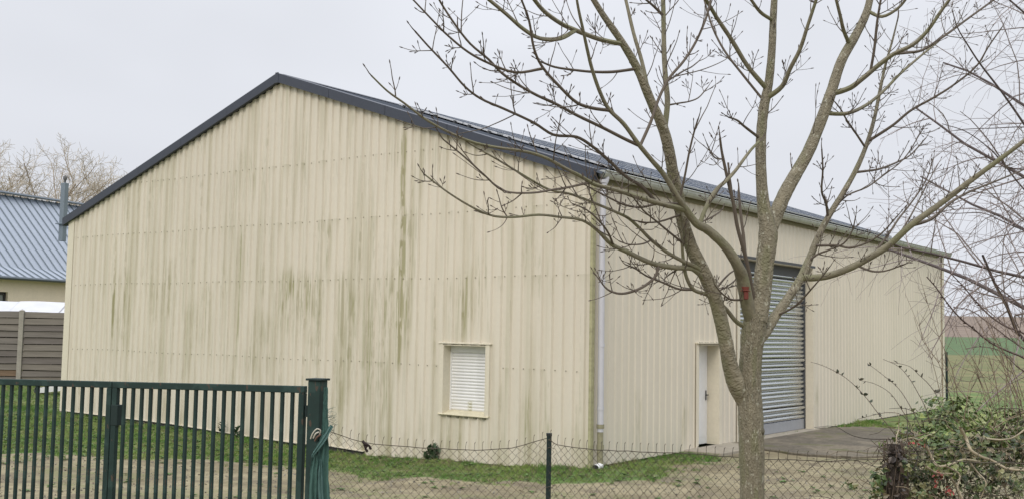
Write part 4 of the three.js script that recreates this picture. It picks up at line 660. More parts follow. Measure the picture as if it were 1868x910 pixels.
  limb([[1279, 408], [1287, 382], [1306, 348], [1323, 332], [1341, 313], [1358, 290], [1372, 272], [1386, 258]], [9, 5], [-0.15, 0.18], { mat: mLimb, sparse: 2 });
  limb([[1409, 36], [1388, 22], [1368, -5]], [8, 6], [0.2, 0]);
  limb([[1379, 567], [1374, 535], [1368, 501], [1361, 470], [1355, 447], [1346, 415], [1339, 374], [1330, 336], [1322, 300], [1317, 275], [1314, 252]], [7, 8, 8, 8, 8, 7.5, 7, 6.5, 6, 5, 4.5], [-0.02, -0.3], { mat: mTwig, sparse: 1.5, from: 0.4 });
  limb([[1361, 468], [1357, 430], [1353, 400], [1350, 370], [1348, 347]], [7, 5], [-0.3, -0.2], { sparse: 1.5, from: 0.3 });
  limb([[1339, 370], [1334, 340], [1331, 318], [1329, 297]], [5, 4], [-0.3, -0.25], { twigs: 0 });
  limb([[1320, 290], [1305, 288], [1296, 275], [1290, 262]], [3.5, 2.2], [-0.4, -0.5]);
  // upper left fan
  limb([[1219, 240], [1218, 185], [1215, 150], [1212, 100], [1211, 46], [1210, 0], [1207, -50]], [11, 10.5, 10, 9.5, 9, 8.5, 7], [-0.42, -0.25], { mat: mLimb, from: 0.1 });
  limb([[1186, 180], [1172, 115], [1156, 60], [1142, 0], [1134, -30]], [8, 5.5], [-0.5, -0.35]);
  limb([[1151, 129], [1118, 131], [1082, 131], [1050, 128], [1011, 122], [988, 113]], [6, 3.4], [-0.55, -0.9]);
  limb([[1133, 85], [1096, 72], [1050, 55], [1022, 42], [990, 18], [968, -10]], [9, 7], [-0.58, -1.0], { mat: mLimb });
  limb([[1052, 58], [1022, 70], [985, 70], [955, 53], [923, 25], [888, -4]], [8, 6], [-0.7, -1.1], { mat: mLimb });
  limb([[1112, 201], [1080, 197], [1052, 187], [1020, 157], [988, 120], [974, 88], [965, 37], [950, -4]], [6.5, 3.4], [-0.9, -1.4]);
  limb([[1166, 266], [1137, 252], [1100, 233], [1052, 210], [1015, 190], [980, 174], [948, 156], [914, 132], [891, 108], [858, 80], [831, 46], [803, 3], [795, -14]], [6.5, 3], [-0.85, -1.5]);
  limb([[988, 130], [940, 132], [891, 115], [854, 95], [817, 65], [789, 37], [752, -2]], [5, 2.6], [-1.2, -1.6]);
  limb([[1200, 372], [1170, 340], [1142, 322], [1110, 292], [1078, 265], [1052, 250], [1010, 246], [974, 224], [918, 198], [877, 180], [849, 159], [817, 122], [780, 83], [757, 57]], [7, 2.8], [-0.4, -1.3]);
  limb([[1170, 264], [1188, 221], [1202, 180], [1221, 143], [1248, 111], [1271, 74], [1290, 28], [1298, -6]], [6, 4.2], [-0.8, -0.35]);
  limb([[1225, 191], [1240, 188], [1258, 185], [1275, 178], [1290, 161]], [3.6, 2.2], [-0.4, -0.2]);
  limb([[1219, 150], [1248, 129], [1262, 122], [1276, 111]], [3.6, 2.2], [-0.4, -0.1]);
  limb([[1246, 362], [1250, 320], [1258, 277], [1267, 240], [1274, 217]], [4.5, 3], [-0.35, -0.5], { sparse: 1.3 });
  limb([[1209, 26], [1194, 12], [1175, -4]], [6, 4], [-0.3, -0.4]);
  // low drooping limbs crossing the gable
  limb([[1250, 384], [1232, 378], [1214, 374], [1165, 360], [1126, 347], [1084, 336], [1060, 322], [1029, 306], [998, 289], [960, 277], [900, 268], [858, 258], [812, 238], [775, 217], [738, 189], [706, 166], [677, 138]], [11, 10, 9.5, 9, 8, 7, 6.5, 6, 5.5, 5, 4.6, 4.4, 4, 3.8, 3.5, 3, 2.6], [-0.2, -1.3], { mat: mLimb });
  limb([[1290, 502], [1272, 488], [1246, 476], [1219, 461], [1189, 438], [1170, 419], [1148, 399], [1126, 388], [1078, 368], [1040, 354], [1002, 346], [955, 320], [909, 292], [870, 270], [856, 262]], [8, 8, 7.5, 7, 6.5, 6, 5.8, 5.2, 5, 4.5, 4.2, 3.8, 3.4, 3, 2.6], [-0.15, -1.1]);
  limb([[1075, 340], [1036, 342], [1010, 346], [970, 352], [918, 348], [882, 318], [849, 288], [808, 254]], [4.4, 2.4], [-0.7, -1.4]);
  limb([[1292, 512], [1264, 490], [1234, 488], [1201, 483], [1182, 477], [1148, 461], [1115, 445], [1090, 420], [1062, 402], [1022, 396], [983, 392], [940, 396], [900, 394], [863, 379], [817, 351], [775, 319]], [14, 10, 10, 9.5, 9, 8.5, 7.5, 6, 5, 4.5, 4.2, 4, 3.8, 3.5, 3, 2.4], [-0.08, -1.2], { mat: mLimb });
  limb([[1200, 485], [1197, 502], [1178, 520], [1152, 532], [1130, 535], [1108, 527], [1090, 505]], [7, 5.5, 5.5, 5, 4.5, 3.5, 2.2], [-0.3, -0.6]);
  limb([[1354, 610], [1346, 588], [1324, 562], [1302, 543], [1287, 536], [1266, 528], [1253, 506], [1247, 476], [1244, 431], [1242, 392], [1234, 352]], [12, 9, 8, 8, 7.5, 7.5, 7, 6.5, 6, 5, 4], [-0.02, -0.5]);
  limb([[1264, 530], [1240, 527], [1210, 515], [1180, 503], [1160, 490], [1141, 482]], [5, 2.4], [-0.3, -0.6]);
  limb([[1242, 494], [1222, 500], [1213, 508], [1212, 514]], [3.4, 2], [-0.3, -0.35]);
  limb([[1238, 372], [1200, 372], [1170, 378], [1140, 374], [1110, 360], [1080, 345]], [5.5, 2.6], [-0.3, -0.7]);
  limb([[1230, 392], [1205, 404], [1180, 406], [1155, 402]], [4, 2.4], [-0.25, -0.5]);
  limb([[1246, 440], [1222, 424], [1198, 404], [1175, 385], [1160, 366]], [4.4, 2.6], [-0.2, -0.7]);
  limb([[1189, 438], [1172, 445], [1148, 446], [1130, 440]], [3.4, 2.2], [-0.4, -0.7]);
  limb([[1118, 447], [1110, 425], [1096, 406], [1072, 384], [1045, 372]], [4.2, 2.2], [-0.5, -1.0]);
  limb([[1128, 390], [1132, 370], [1134, 350], [1136, 330]], [3.4, 2.2], [-0.6, -0.5]);
  limb([[1272, 408], [1292, 400], [1312, 388], [1318, 382]], [4, 2.4], [-0.1, 0.1]);
  limb([[1300, 540], [1312, 520], [1330, 500], [1342, 492]], [5, 3], [-0.12, 0.05]);
  limb([[1306, 535], [1330, 520], [1345, 505], [1352, 470]], [3.5, 2.2], [-0.1, 0.2]);
  limb([[1352, 548], [1335, 546], [1318, 535], [1305, 520]], [5, 2.6], [-0.06, -0.35]);
  part('twigs', twigG, mTwig, tree, { kind: 'stuff' });
  part('buds', budG, mBud, tree, { kind: 'stuff' });
  // red plastic fitting on the trunk crotch
  const rp = at(1361, 534, 6.86), rd = thing('red_clip', 'small faded red plastic clip fixed on the tree trunk below the fork', 'clip', [rp.x, rp.y, rp.z]); const rm = std([0.17, 0.042, 0.028], 0.85); rd.scale.setScalar(0.75);
  { const h = new THREE.CylinderGeometry(0.030, 0.017, 0.045, 12, 1); h.translate(-0.002, 0.030, 0); h.scale(1.15, 1, 0.8); part('clip_head', h, rm, rd); part('clip_body', [box(-0.016, 0.022, -0.055, 0.012, -0.012, 0.016, 0.006)], std([0.14, 0.035, 0.025], 0.9), rd); part('clip_band', tube([V(-0.04, 0.018, 0.0), V(-0.02, 0.022, 0.022), V(0.012, 0.02, 0.022), V(0.04, 0.014, -0.01)], 0.005, 6, 3), rm, rd); }
}
// ------------------------------------------------------------------ right hand trees and shrubs
{
  const p = at(2030, 640, 12.0), bk = std([0.10, 0.08, 0.078], 0.9), tw = std([0.24, 0.20, 0.19], 0.9);
  const t = bareTree({ name: 'weeping_tree', label: 'fine-twigged bare tree leaning in from the right edge behind the bush', pos: [p.x, 0, p.z], H: 7.6, seed: 612, trunkR: 0.07, limbs: 44, subs: 12, twigs: 9, levels: 3, spread: 0.95, droop: 0.075, rise: 0.01, wob: 0.2, start: 0.22, limbLen: 0.36, minR: 0.0021, bark: bk, twig: tw });
  const inv = V(p.x, 0, p.z), R = rng(613), tr = (l, d0, d1, w) => { const pts = l.map(([x, y], i) => at(x, y, mix(d0, d1, i / (l.length - 1))).sub(inv)); part('branch', tube(pts, [w * 3.4 / FPX, w * 0.3 * 3.4 / FPX], 5, 4, 0.03, R), bk, t); };
  tr([[1990, 420], [1935, 325], [1868, 224], [1829, 168], [1789, 116], [1768, 84], [1748, 50], [1738, 16]], 11.9, 10.6, 9);
  tr([[2000, 470], [1930, 400], [1868, 344], [1829, 295], [1805, 270], [1763, 240], [1720, 226]], 11.9, 11.0, 7);
  tr([[1995, 455], [1930, 440], [1868, 420], [1830, 404], [1794, 389], [1733, 389], [1690, 376]], 11.9, 10.9, 6);
  tr([[2000, 300], [1930, 240], [1868, 232], [1815, 234], [1760, 236], [1720, 242]], 11.9, 11.3, 5);
}
{
  const inv = at(1880, 900, 9.2).setY(0), bk = std([0.10, 0.072, 0.063], 0.9), bud = std([0.085, 0.05, 0.045], 0.8), tanM = std([0.22, 0.165, 0.115], 0.9), R = rng(621);
  const t = thing('budded_shrub', 'bare shrub with dark budded shoots reaching past the far shed corner', 'shrub', [inv.x, 0, inv.z]);
  const G = [], B = [], T = [];
  const shoot = (l, d0, d1, w, buds) => { const pts = l.map(([x, y], i) => at(x, y, mix(d0, d1, i / (l.length - 1))).sub(inv)); G.push(tube(pts, [w * 3.0 / FPX, w * 0.4 * 3.0 / FPX], 5, 4, 0.04, R)); const c = new THREE.CatmullRomCurve3(pts), L = c.getLength();
    for (let s = 0.12; s < L; s += rr(0.025, 0.07, R)) { const q = c.getPointAt(s / L), d = c.getTangentAt(s / L), sd = V(rr(-1, 1, R), rr(-1, 1, R), rr(-1, 1, R)).cross(d).normalize(); if (R() < buds) { const e = d.clone().addScaledVector(sd, 0.9).normalize(), k = rr(0.008, 0.022, R); B.push(tube([q, q.clone().addScaledVector(e, k * 0.5), q.clone().addScaledVector(e, k), q.clone().addScaledVector(e, k * 1.5)], [0.002, 0.0065, 0.006, 0.001], 5)); } if (R() < 0.3) { const e = d.clone().addScaledVector(sd, 0.9).normalize(), k = rr(0.05, 0.22, R); T.push(tube([q, q.clone().addScaledVector(e, k * 0.5).add(V(0, 0.01, 0)), q.clone().addScaledVector(e, k).add(V(0, 0.03, 0))], [0.0026, 0.0016], 3)); } } };
  shoot([[1990, 740], [1920, 690], [1868, 652], [1840, 640], [1809, 625], [1778, 600], [1751, 578], [1726, 548], [1708, 523], [1692, 505]], 9.2, 8.7, 7, 0.6);
  shoot([[1985, 720], [1920, 640], [1865, 606], [1834, 594], [1803, 572], [1778, 545], [1754, 517], [1735, 498]], 9.2, 8.9, 6.5, 0.95);
  shoot([[1980, 730], [1930, 640], [1890, 585], [1850, 545], [1822, 522], [1806, 496]], 9.2, 9.3, 6, 0.8);
  shoot([[1980, 740], [1920, 665], [1860, 630], [1800, 585], [1770, 565], [1740, 560]], 9.2, 9.4, 5, 0.7);
  shoot([[1975, 745], [1915, 700], [1862, 672], [1826, 640], [1790, 632], [1762, 636]], 9.2, 8.8, 4, 0.4);
  part('shoot', G, bk, t); part('bud', B, bud, t, { kind: 'stuff' }); part('twig', T, bk, t, { kind: 'stuff' });
  // pale brown stems of the thicket
  const t2 = thing('stem_thicket', 'thicket of thin brown leafless stems rising out of the ivy bush at the right edge', 'shrub', [inv.x, 0, inv.z]); const S = [], S2 = [];
  for (let i = 0; i < 46; i++) { const x0 = rr(1730, 1960, R), d = rr(7.8, 9.8, R), y0 = rr(770, 900, R), lean = rr(-150, 70, R), hgt = rr(120, 330, R); const l = []; for (let k = 0; k <= 5; k++) { const u = k / 5; l.push(at(x0 + lean * u ** 1.4 + rr(-5, 5, R), y0 - hgt * u, d + rr(-0.04, 0.04, R) + 0.3 * u * (i % 3 - 1)).sub(inv)); } S.push(tube(l, [0.0042, 0.0013], 4, 2)); for (let k = 2; k < 5; k++) for (let j = 0; j < 2; j++) { const q = l[k], e = V(rr(-1, 1, R), rr(0.1, 1.2, R), rr(-1, 1, R)).normalize(), L = rr(0.08, 0.3, R); S2.push(tube([q, q.clone().addScaledVector(e, L * 0.5), q.clone().addScaledVector(e, L).add(V(0, 0.02, 0))], [0.0024, 0.0012], 3)); } }
  part('stems', S, tanM, t2, { kind: 'stuff' }); part('twigs', S2, std([0.14, 0.10, 0.08], 0.9), t2, { kind: 'stuff' });
}
// ivy bush: leaves, vines, red leaves, the post inside it
// many small pieces joined into one mesh, each with its own place and tint
class Scatter {
  constructor(geo, mat, n) { const g = clean(geo); this.p = g.attributes.position.array; this.n = g.attributes.normal.array; this.k = this.p.length; this.P = new Float32Array(this.k * n); this.N = new Float32Array(this.k * n); this.C = new Float32Array(this.k * n).fill(1); mat.vertexColors = true; this.mat = mat; }
  setMatrixAt(i, m) { const e = m.elements, q = new THREE.Matrix3().getNormalMatrix(m).elements, o = i * this.k; for (let j = 0; j < this.k; j += 3) { const x = this.p[j], y = this.p[j + 1], z = this.p[j + 2], a = this.n[j], b = this.n[j + 1], c = this.n[j + 2]; this.P[o + j] = e[0] * x + e[4] * y + e[8] * z + e[12]; this.P[o + j + 1] = e[1] * x + e[5] * y + e[9] * z + e[13]; this.P[o + j + 2] = e[2] * x + e[6] * y + e[10] * z + e[14]; const X = q[0] * a + q[3] * b + q[6] * c, Y = q[1] * a + q[4] * b + q[7] * c, Z = q[2] * a + q[5] * b + q[8] * c, l = 1 / (Math.hypot(X, Y, Z) || 1); this.N[o + j] = X * l; this.N[o + j + 1] = Y * l; this.N[o + j + 2] = Z * l; } }
  setColorAt(i, c) { const o = i * this.k; for (let j = 0; j < this.k; j += 3) { this.C[o + j] = c.r; this.C[o + j + 1] = c.g; this.C[o + j + 2] = c.b; } }
  mesh() { const g = new THREE.BufferGeometry(); g.setAttribute('position', new THREE.BufferAttribute(this.P, 3)); g.setAttribute('normal', new THREE.BufferAttribute(this.N, 3)); g.setAttribute('color', new THREE.BufferAttribute(this.C, 3)); const m = new THREE.Mesh(g, this.mat); m.castShadow = m.receiveShadow = true; return m; }
}
function leafGeo(lobed) {
  const pts = lobed ? [[0, 0], [0.42, 0.05], [0.5, 0.42], [0.28, 0.5], [0.22, 0.72], [0, 1.05]] : [[0, 0], [0.22, 0.2], [0.32, 0.5], [0.2, 0.8], [0, 1]];
  const p = [], u = [], f = (x, y) => [x, y, 0.35 * Math.abs(x) - 0.22 * y * y];
  for (const s of [-1, 1]) for (let i = 1; i < pts.length - 1; i++) { const a = f(0, pts[Math.min(i, pts.length - 1)][1] * 0.5), tri = [f(0, 0), f(s * pts[i][0], pts[i][1]), f(s * pts[i + 1][0], pts[i + 1][1])]; for (const q of s > 0 ? tri : [tri[0], tri[2], tri[1]]) { p.push(...q); u.push(q[0] + 0.5, q[1]); } }
  const g = new THREE.BufferGeometry(); g.setAttribute('position', new THREE.Float32BufferAttribute(p, 3)); g.setAttribute('uv', new THREE.Float32BufferAttribute(u, 2)); g.computeVertexNormals(); return g;
}
const ivyLeaf = leafGeo(true), ovalLeaf = leafGeo(false);
const leafMat = () => new THREE.MeshStandardMaterial({ color: 0xffffff, roughness: 0.45, side: THREE.DoubleSide });
function leaves(name, parent, geo, blobs, pal, size, R, inv, up = 0.5) {
  const n = blobs.reduce((a, b) => a + b[6], 0), m = new Scatter(geo, leafMat(), n); let k = 0; const c = new THREE.Color(), o = new THREE.Object3D();
  for (const [px, py, d, rx, ry, rz, cnt] of blobs) { const ctr = at(px, py, d), K = Math.max(4, Math.round(cnt / 11)), heads = []; for (let i = 0; i < K; i++) { let v; do v = V(rr(-1, 1, R), rr(-1, 1, R), rr(-1, 1, R)); while (v.length() > 1); heads.push([v.normalize().multiplyScalar(Math.pow(R(), 0.4)), Math.floor(R() * pal.length)]); }
    for (let i = 0; i < cnt; i++) {
    const hd = heads[Math.floor(R() * K)], v = hd[0].clone().add(V(rr(-1, 1, R), rr(-1, 1, R), rr(-1, 1, R)).multiplyScalar(0.045 / Math.max(0.05, Math.min(rx, ry)) * (0.4 + 0.6 * R()))); const lump = 0.72 + 0.5 * vnoise(v.x * 2.2 + px, v.y * 2.2 + py, v.z * 2.2 + 7, 9);
    const q = ctr.clone().add(V(v.x * rx * lump, v.y * ry * lump, v.z * rz * lump)).sub(inv); if (q.y < 0.02) q.y = rr(0.02, 0.1, R);
    const nrm = v.clone().normalize().add(V(rr(-0.7, 0.7, R), up + rr(-0.5, 0.6, R), rr(-0.3, 0.7, R))).normalize(); o.position.copy(q); o.up.set(rr(-1, 1, R), rr(-1, 0.3, R), rr(-1, 1, R)); o.lookAt(q.clone().add(nrm)); o.scale.setScalar(mix(size[0] * 0.8, size[1] * 1.15, R() ** 1.3)); o.updateMatrix(); m.setMatrixAt(k, o.matrix);
    const a = pal[R() < 0.6 ? hd[1] : Math.floor(R() * pal.length)], j = rr(0.75, 1.25, R); c.setRGB(a[0] * j, a[1] * j, a[2] * j); m.setColorAt(k++, c); } }
  const w = m.mesh(); w.name = name; w.userData.kind = 'stuff'; parent.add(w); return w;
}
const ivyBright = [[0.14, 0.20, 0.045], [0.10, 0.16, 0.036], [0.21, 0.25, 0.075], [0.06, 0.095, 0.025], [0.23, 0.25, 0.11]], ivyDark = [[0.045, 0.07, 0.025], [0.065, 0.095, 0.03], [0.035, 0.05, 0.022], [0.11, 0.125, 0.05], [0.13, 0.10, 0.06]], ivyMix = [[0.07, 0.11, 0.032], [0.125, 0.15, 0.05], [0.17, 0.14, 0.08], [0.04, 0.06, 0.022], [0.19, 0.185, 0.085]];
const inv0 = at(1760, 900, 7.9).setY(0);
{
  const R = rng(631), t = thing('ivy_bush', 'mound of green ivy tangled with pale vines in the lower right corner', 'bush', [inv0.x, 0, inv0.z]);
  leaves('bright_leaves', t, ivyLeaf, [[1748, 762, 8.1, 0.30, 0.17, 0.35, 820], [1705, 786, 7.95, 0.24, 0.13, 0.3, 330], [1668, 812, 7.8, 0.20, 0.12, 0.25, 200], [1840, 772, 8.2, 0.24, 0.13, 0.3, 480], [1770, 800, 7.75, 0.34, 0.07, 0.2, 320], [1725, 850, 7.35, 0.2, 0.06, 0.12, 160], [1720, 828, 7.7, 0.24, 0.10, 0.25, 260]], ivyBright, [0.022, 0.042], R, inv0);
  leaves('shade_tinted_leaves', t, ivyLeaf, [[1700, 870, 7.6, 0.36, 0.20, 0.3, 620], [1800, 850, 7.6, 0.36, 0.22, 0.35, 700], [1872, 830, 7.8, 0.3, 0.28, 0.4, 560], [1760, 800, 8.3, 0.36, 0.16, 0.3, 500], [1760, 980, 7.5, 0.7, 0.35, 0.4, 800], [1900, 930, 7.6, 0.4, 0.4, 0.4, 400], [1700, 1110, 7.4, 0.8, 0.35, 0.4, 500]], ivyDark, [0.018, 0.036], R, inv0);  // same ivy leaf in a darker palette, painting shade inside the mound
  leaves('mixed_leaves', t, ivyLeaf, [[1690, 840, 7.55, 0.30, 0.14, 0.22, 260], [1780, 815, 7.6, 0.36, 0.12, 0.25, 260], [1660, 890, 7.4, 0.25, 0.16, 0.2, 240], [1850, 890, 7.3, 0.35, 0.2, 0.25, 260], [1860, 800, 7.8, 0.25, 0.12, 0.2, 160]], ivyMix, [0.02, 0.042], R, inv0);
  leaves('red_leaves', t, ovalLeaf, [[1713, 868, 7.25, 0.035, 0.035, 0.03, 18], [1734, 896, 7.25, 0.035, 0.03, 0.03, 18], [1675, 808, 7.5, 0.04, 0.025, 0.03, 14]], [[0.36, 0.07, 0.06], [0.28, 0.06, 0.05], [0.30, 0.16, 0.11]], [0.02, 0.035], R, inv0);
  const pale = std([0.34, 0.29, 0.20], 0.9), brown = std([0.21, 0.165, 0.11], 0.95), dark = std([0.06, 0.05, 0.04], 0.95), G = [[], [], []];
  for (let i = 0; i < 330; i++) { const x = rr(1630, 1900, R), y = rr(790, 1150, R) - (x > 1700 ? 30 : 0), d = rr(7.2, 8.3, R), l = [], L = rr(50, 190, R), a0 = rr(0, 6.28, R); let px = x, py = y, a = a0; for (let k = 0; k < 6; k++) { l.push(at(px, py, d + rr(-0.06, 0.06, R)).sub(inv0)); a += rr(-0.8, 0.8, R); px += Math.cos(a) * L / 5; py = Math.max(745, py + Math.sin(a) * L / 6); } const q = R(); G[q < 0.2 ? 0 : q < 0.62 ? 1 : 2].push(tube(l.map((v) => V(v.x, Math.max(0.02, v.y), v.z)), [rr(0.002, 0.0055, R), 0.0015], 4, 3)); }
  const vine = (l, d, w) => part('vine', tube(l.map(([x, y], i) => at(x, y, d + 0.05 * Math.sin(i * 2)).sub(inv0)), [w * 3.7 / FPX, w * 0.7 * 3.7 / FPX], 7, 5, 0.05, R), pale, t);
  vine([[1753, 780], [1764, 800], [1772, 820], [1790, 832], [1812, 840], [1838, 854], [1880, 858]], 7.25, 6); vine([[1690, 812], [1700, 832], [1712, 850], [1738, 846], [1760, 838], [1790, 842]], 7.3, 5); vine([[1728, 850], [1752, 866], [1748, 890], [1756, 915]], 7.2, 4); vine([[1772, 845], [1785, 862], [1800, 880], [1790, 910]], 7.2, 3.5); vine([[1800, 800], [1830, 802], [1850, 798], [1875, 780]], 7.5, 4); vine([[1690, 850], [1710, 862], [1740, 864]], 7.2, 4); vine([[1735, 870], [1748, 890], [1760, 915]], 7.2, 4);
  part('dead_stems', G[0], pale, t, { kind: 'stuff' }); part('brown_stems', G[1], brown, t, { kind: 'stuff' }); part('dark_stems', G[2], dark, t, { kind: 'stuff' });
}
{ // post smothered by dry stems
  const R = rng(641), p = at(1634, 1000, 7.36), inv = V(p.x, 0, p.z), t = thing('overgrown_post', 'fence post smothered in dark dry stems and a little ivy, left of the ivy bush', 'post', [p.x, 0, p.z]);
  const top = at(1634, 812, 7.36).y, G = [], dk = std([0.045, 0.036, 0.03], 0.95), br = std([0.10, 0.075, 0.055], 0.95);
  part('post_core', tube([V(0, -0.2, 0), V(0.01, top * 0.5, 0), V(0, top, 0.0)], [0.06, 0.055, 0.045], 10, 4, 0.1, R), dk, t);
  for (let i = 0; i < 70; i++) { const l = [], a0 = R() * 6.28, y0 = rr(0, top * 0.8, R), h = rr(0.2, 0.6, R), w = rr(-2.5, 2.5, R), rad = rr(0.05, 0.095, R); for (let k = 0; k < 6; k++) { const u = k / 5, y = Math.min(top + 0.03, y0 + h * u); l.push(V(Math.cos(a0 + w * u) * rad, y, Math.sin(a0 + w * u) * rad * 0.8)); } G.push(tube(l, [rr(0.004, 0.008, R), 0.003], 4, 3)); }
  for (let i = 0; i < 30; i++) { const a = R() * 6.28, L = rr(0.06, 0.2, R), q = V(Math.cos(a) * 0.04, top - rr(0, 0.08, R), Math.sin(a) * 0.04); G.push(tube([q, q.clone().add(V(Math.cos(a) * L * 0.6, rr(-0.02, 0.06, R), Math.sin(a) * L * 0.6)), q.clone().add(V(Math.cos(a) * L, rr(-0.05, 0.05, R), Math.sin(a) * L))], [0.0035, 0.0015], 3, 2)); }
  part('dry_stems', G, br, t, { kind: 'stuff' });
  const dryPal = [[0.06, 0.045, 0.035], [0.085, 0.06, 0.045], [0.04, 0.032, 0.028]];
  leaves('dry_leaves', t, ovalLeaf, [[1632, 835, 7.36, 0.085, 0.08, 0.09, 150], [1632, 890, 7.36, 0.07, 0.12, 0.08, 120]], dryPal, [0.02, 0.045], R, inv);
  leaves('ivy_leaves', t, ivyLeaf, [[1605, 875, 7.3, 0.05, 0.10, 0.05, 70], [1600, 925, 7.3, 0.07, 0.1, 0.05, 50], [1560, 884, 7.3, 0.05, 0.02, 0.04, 14], [1648, 850, 7.3, 0.04, 0.06, 0.05, 26]], ivyMix, [0.024, 0.044], R, inv);
}
{ // arching bramble canes
  const R = rng(651), cm = std([0.13, 0.10, 0.08], 0.85), pal = [[0.035, 0.045, 0.022], [0.055, 0.05, 0.03], [0.03, 0.035, 0.02]];
  const canes = [[[[1672, 862], [1660, 830], [1625, 781], [1604, 755], [1575, 718], [1545, 690], [1520, 675], [1497, 665], [1480, 660]], 'longest arching bramble cane, reaching left to the roller shutter jamb'],
    [[[1676, 830], [1670, 800], [1662, 775], [1645, 745], [1625, 717], [1597, 700], [1568, 693]], 'bramble cane arching over at mid height, second lowest before the plain wall'],
    [[[1690, 820], [1680, 780], [1660, 738], [1640, 708], [1612, 684], [1583, 662]], 'straight slim bramble cane rising left, its tip just above the long cane'],
    [[[1700, 800], [1692, 750], [1675, 715], [1660, 690], [1640, 668], [1612, 655]], 'tallest bramble cane, curving over with a forked tip'],
    [[[1722, 780], [1712, 726], [1695, 700], [1678, 684], [1660, 668], [1625, 660]], 'leafiest bramble cane with dark leaves, nearest the shed corner'],
    [[[1664, 800], [1658, 770], [1645, 756], [1622, 752], [1598, 756], [1566, 764]], 'lowest bramble cane, bending flat along the wall foot']];
  canes.forEach(([l, label], i) => { const d = 7.6 + 0.12 * i, p0 = at(...l[0], d), inv = V(p0.x, 0, p0.z), t = thing('bramble_cane', label, 'bramble', [p0.x, 0, p0.z], 0, 'arching bramble canes beside the ivy bush'); const pts = [V(0.05, 0, 0.02), V(0.03, p0.y * 0.5, 0), ...l.map(([x, y], k) => at(x, y, d - 0.1 * k / l.length).sub(inv))];
    part('stem', tube(pts, [0.0042, 0.0016], 5, 4, 0.05, R), cm, t); const c = new THREE.CatmullRomCurve3(pts, false, 'centripetal'), lg = [], th = [];
    for (let s = 0.38; s < 1; s += rr(0.012, 0.03, R)) { const q = c.getPointAt(s), tn = c.getTangentAt(s), e = V(rr(-1, 1, R), rr(-0.4, 1, R), rr(-1, 1, R)).cross(tn).normalize(); th.push(tube([q, q.clone().addScaledVector(e, 0.012)], [0.0016, 0.0004], 3)); const dens = i === 4 ? 0.6 : 0.42; if (s > 0.5 && R() < dens) { for (let k = 0; k < 1 + Math.floor(R() * 3); k++) { const g = clean(ovalLeaf.clone()), z = rr(0.018, i === 4 ? 0.05 : 0.036, R); g.scale(z, z, z); g.rotateX(rr(-1.5, 1.5, R)); g.rotateY(R() * 6.28); g.rotateZ(rr(-1.2, 1.2, R)); g.translate(q.x, q.y, q.z); lg.push(g); } } }
    part('thorns', th, cm, t, { kind: 'stuff' }); part('leaves', lg, std(pal[i % 3], 0.6), t, { kind: 'stuff' }); });
}
// weeds at the foot of the gable
{
  const R = rng(661); const W = [[788, 838, 0.17, 110, 'dark leafy weed growing against the gable foot below the window'], [404, 790, 0.07, 24, 'thin weed at the gable foot seen through the gate pickets'], [432, 796, 0.09, 34, 'bushier weed at the gable foot near the right gate leaf']];
  W.forEach(([x, y, r, n, label]) => { let g = at(x, y, 19); const ray = g.clone().sub(camera.position), a = (P) => toLocal(P.x, P.z)[1]; let k = 0.6; for (; k < 2; k += 0.002) { const P = camera.position.clone().addScaledVector(ray, k); if (a(P) > -0.16) { g = P; break; } }
    const y0 = height(g.x, g.z), t = thing('weed', label, 'weed', [g.x, y0, g.z], 0, 'weeds at the gable foot'); const inv = V(g.x, y0, g.z), L = [], S = [];
    for (let i = 0; i < n; i++) { const az = R() * 6.28, q = V(Math.cos(az) * r * R(), rr(0.0, 0.30, R) * (n < 30 ? 1.2 : 1) * (0.6 + 0.4 * R()), Math.sin(az) * r * R() * 0.7), gl = clean(ovalLeaf.clone()), z = rr(0.05, 0.12, R); gl.scale(z, z, z); gl.rotateX(rr(-0.9, 0.2, R)); gl.rotateY(az + rr(-0.6, 0.6, R)); gl.translate(q.x, q.y, q.z); L.push(gl); if (i % 4 === 0) S.push(tube([V(0, -0.02, 0), V(q.x * 0.6, q.y * 0.6, q.z * 0.6), q], [0.004, 0.002], 4)); }
    part('leaves', L, std([0.03, 0.062, 0.022], 0.6), t, { kind: 'stuff' }); part('stalks', S, std([0.06, 0.08, 0.03], 0.8), t, { kind: 'stuff' }); });
}
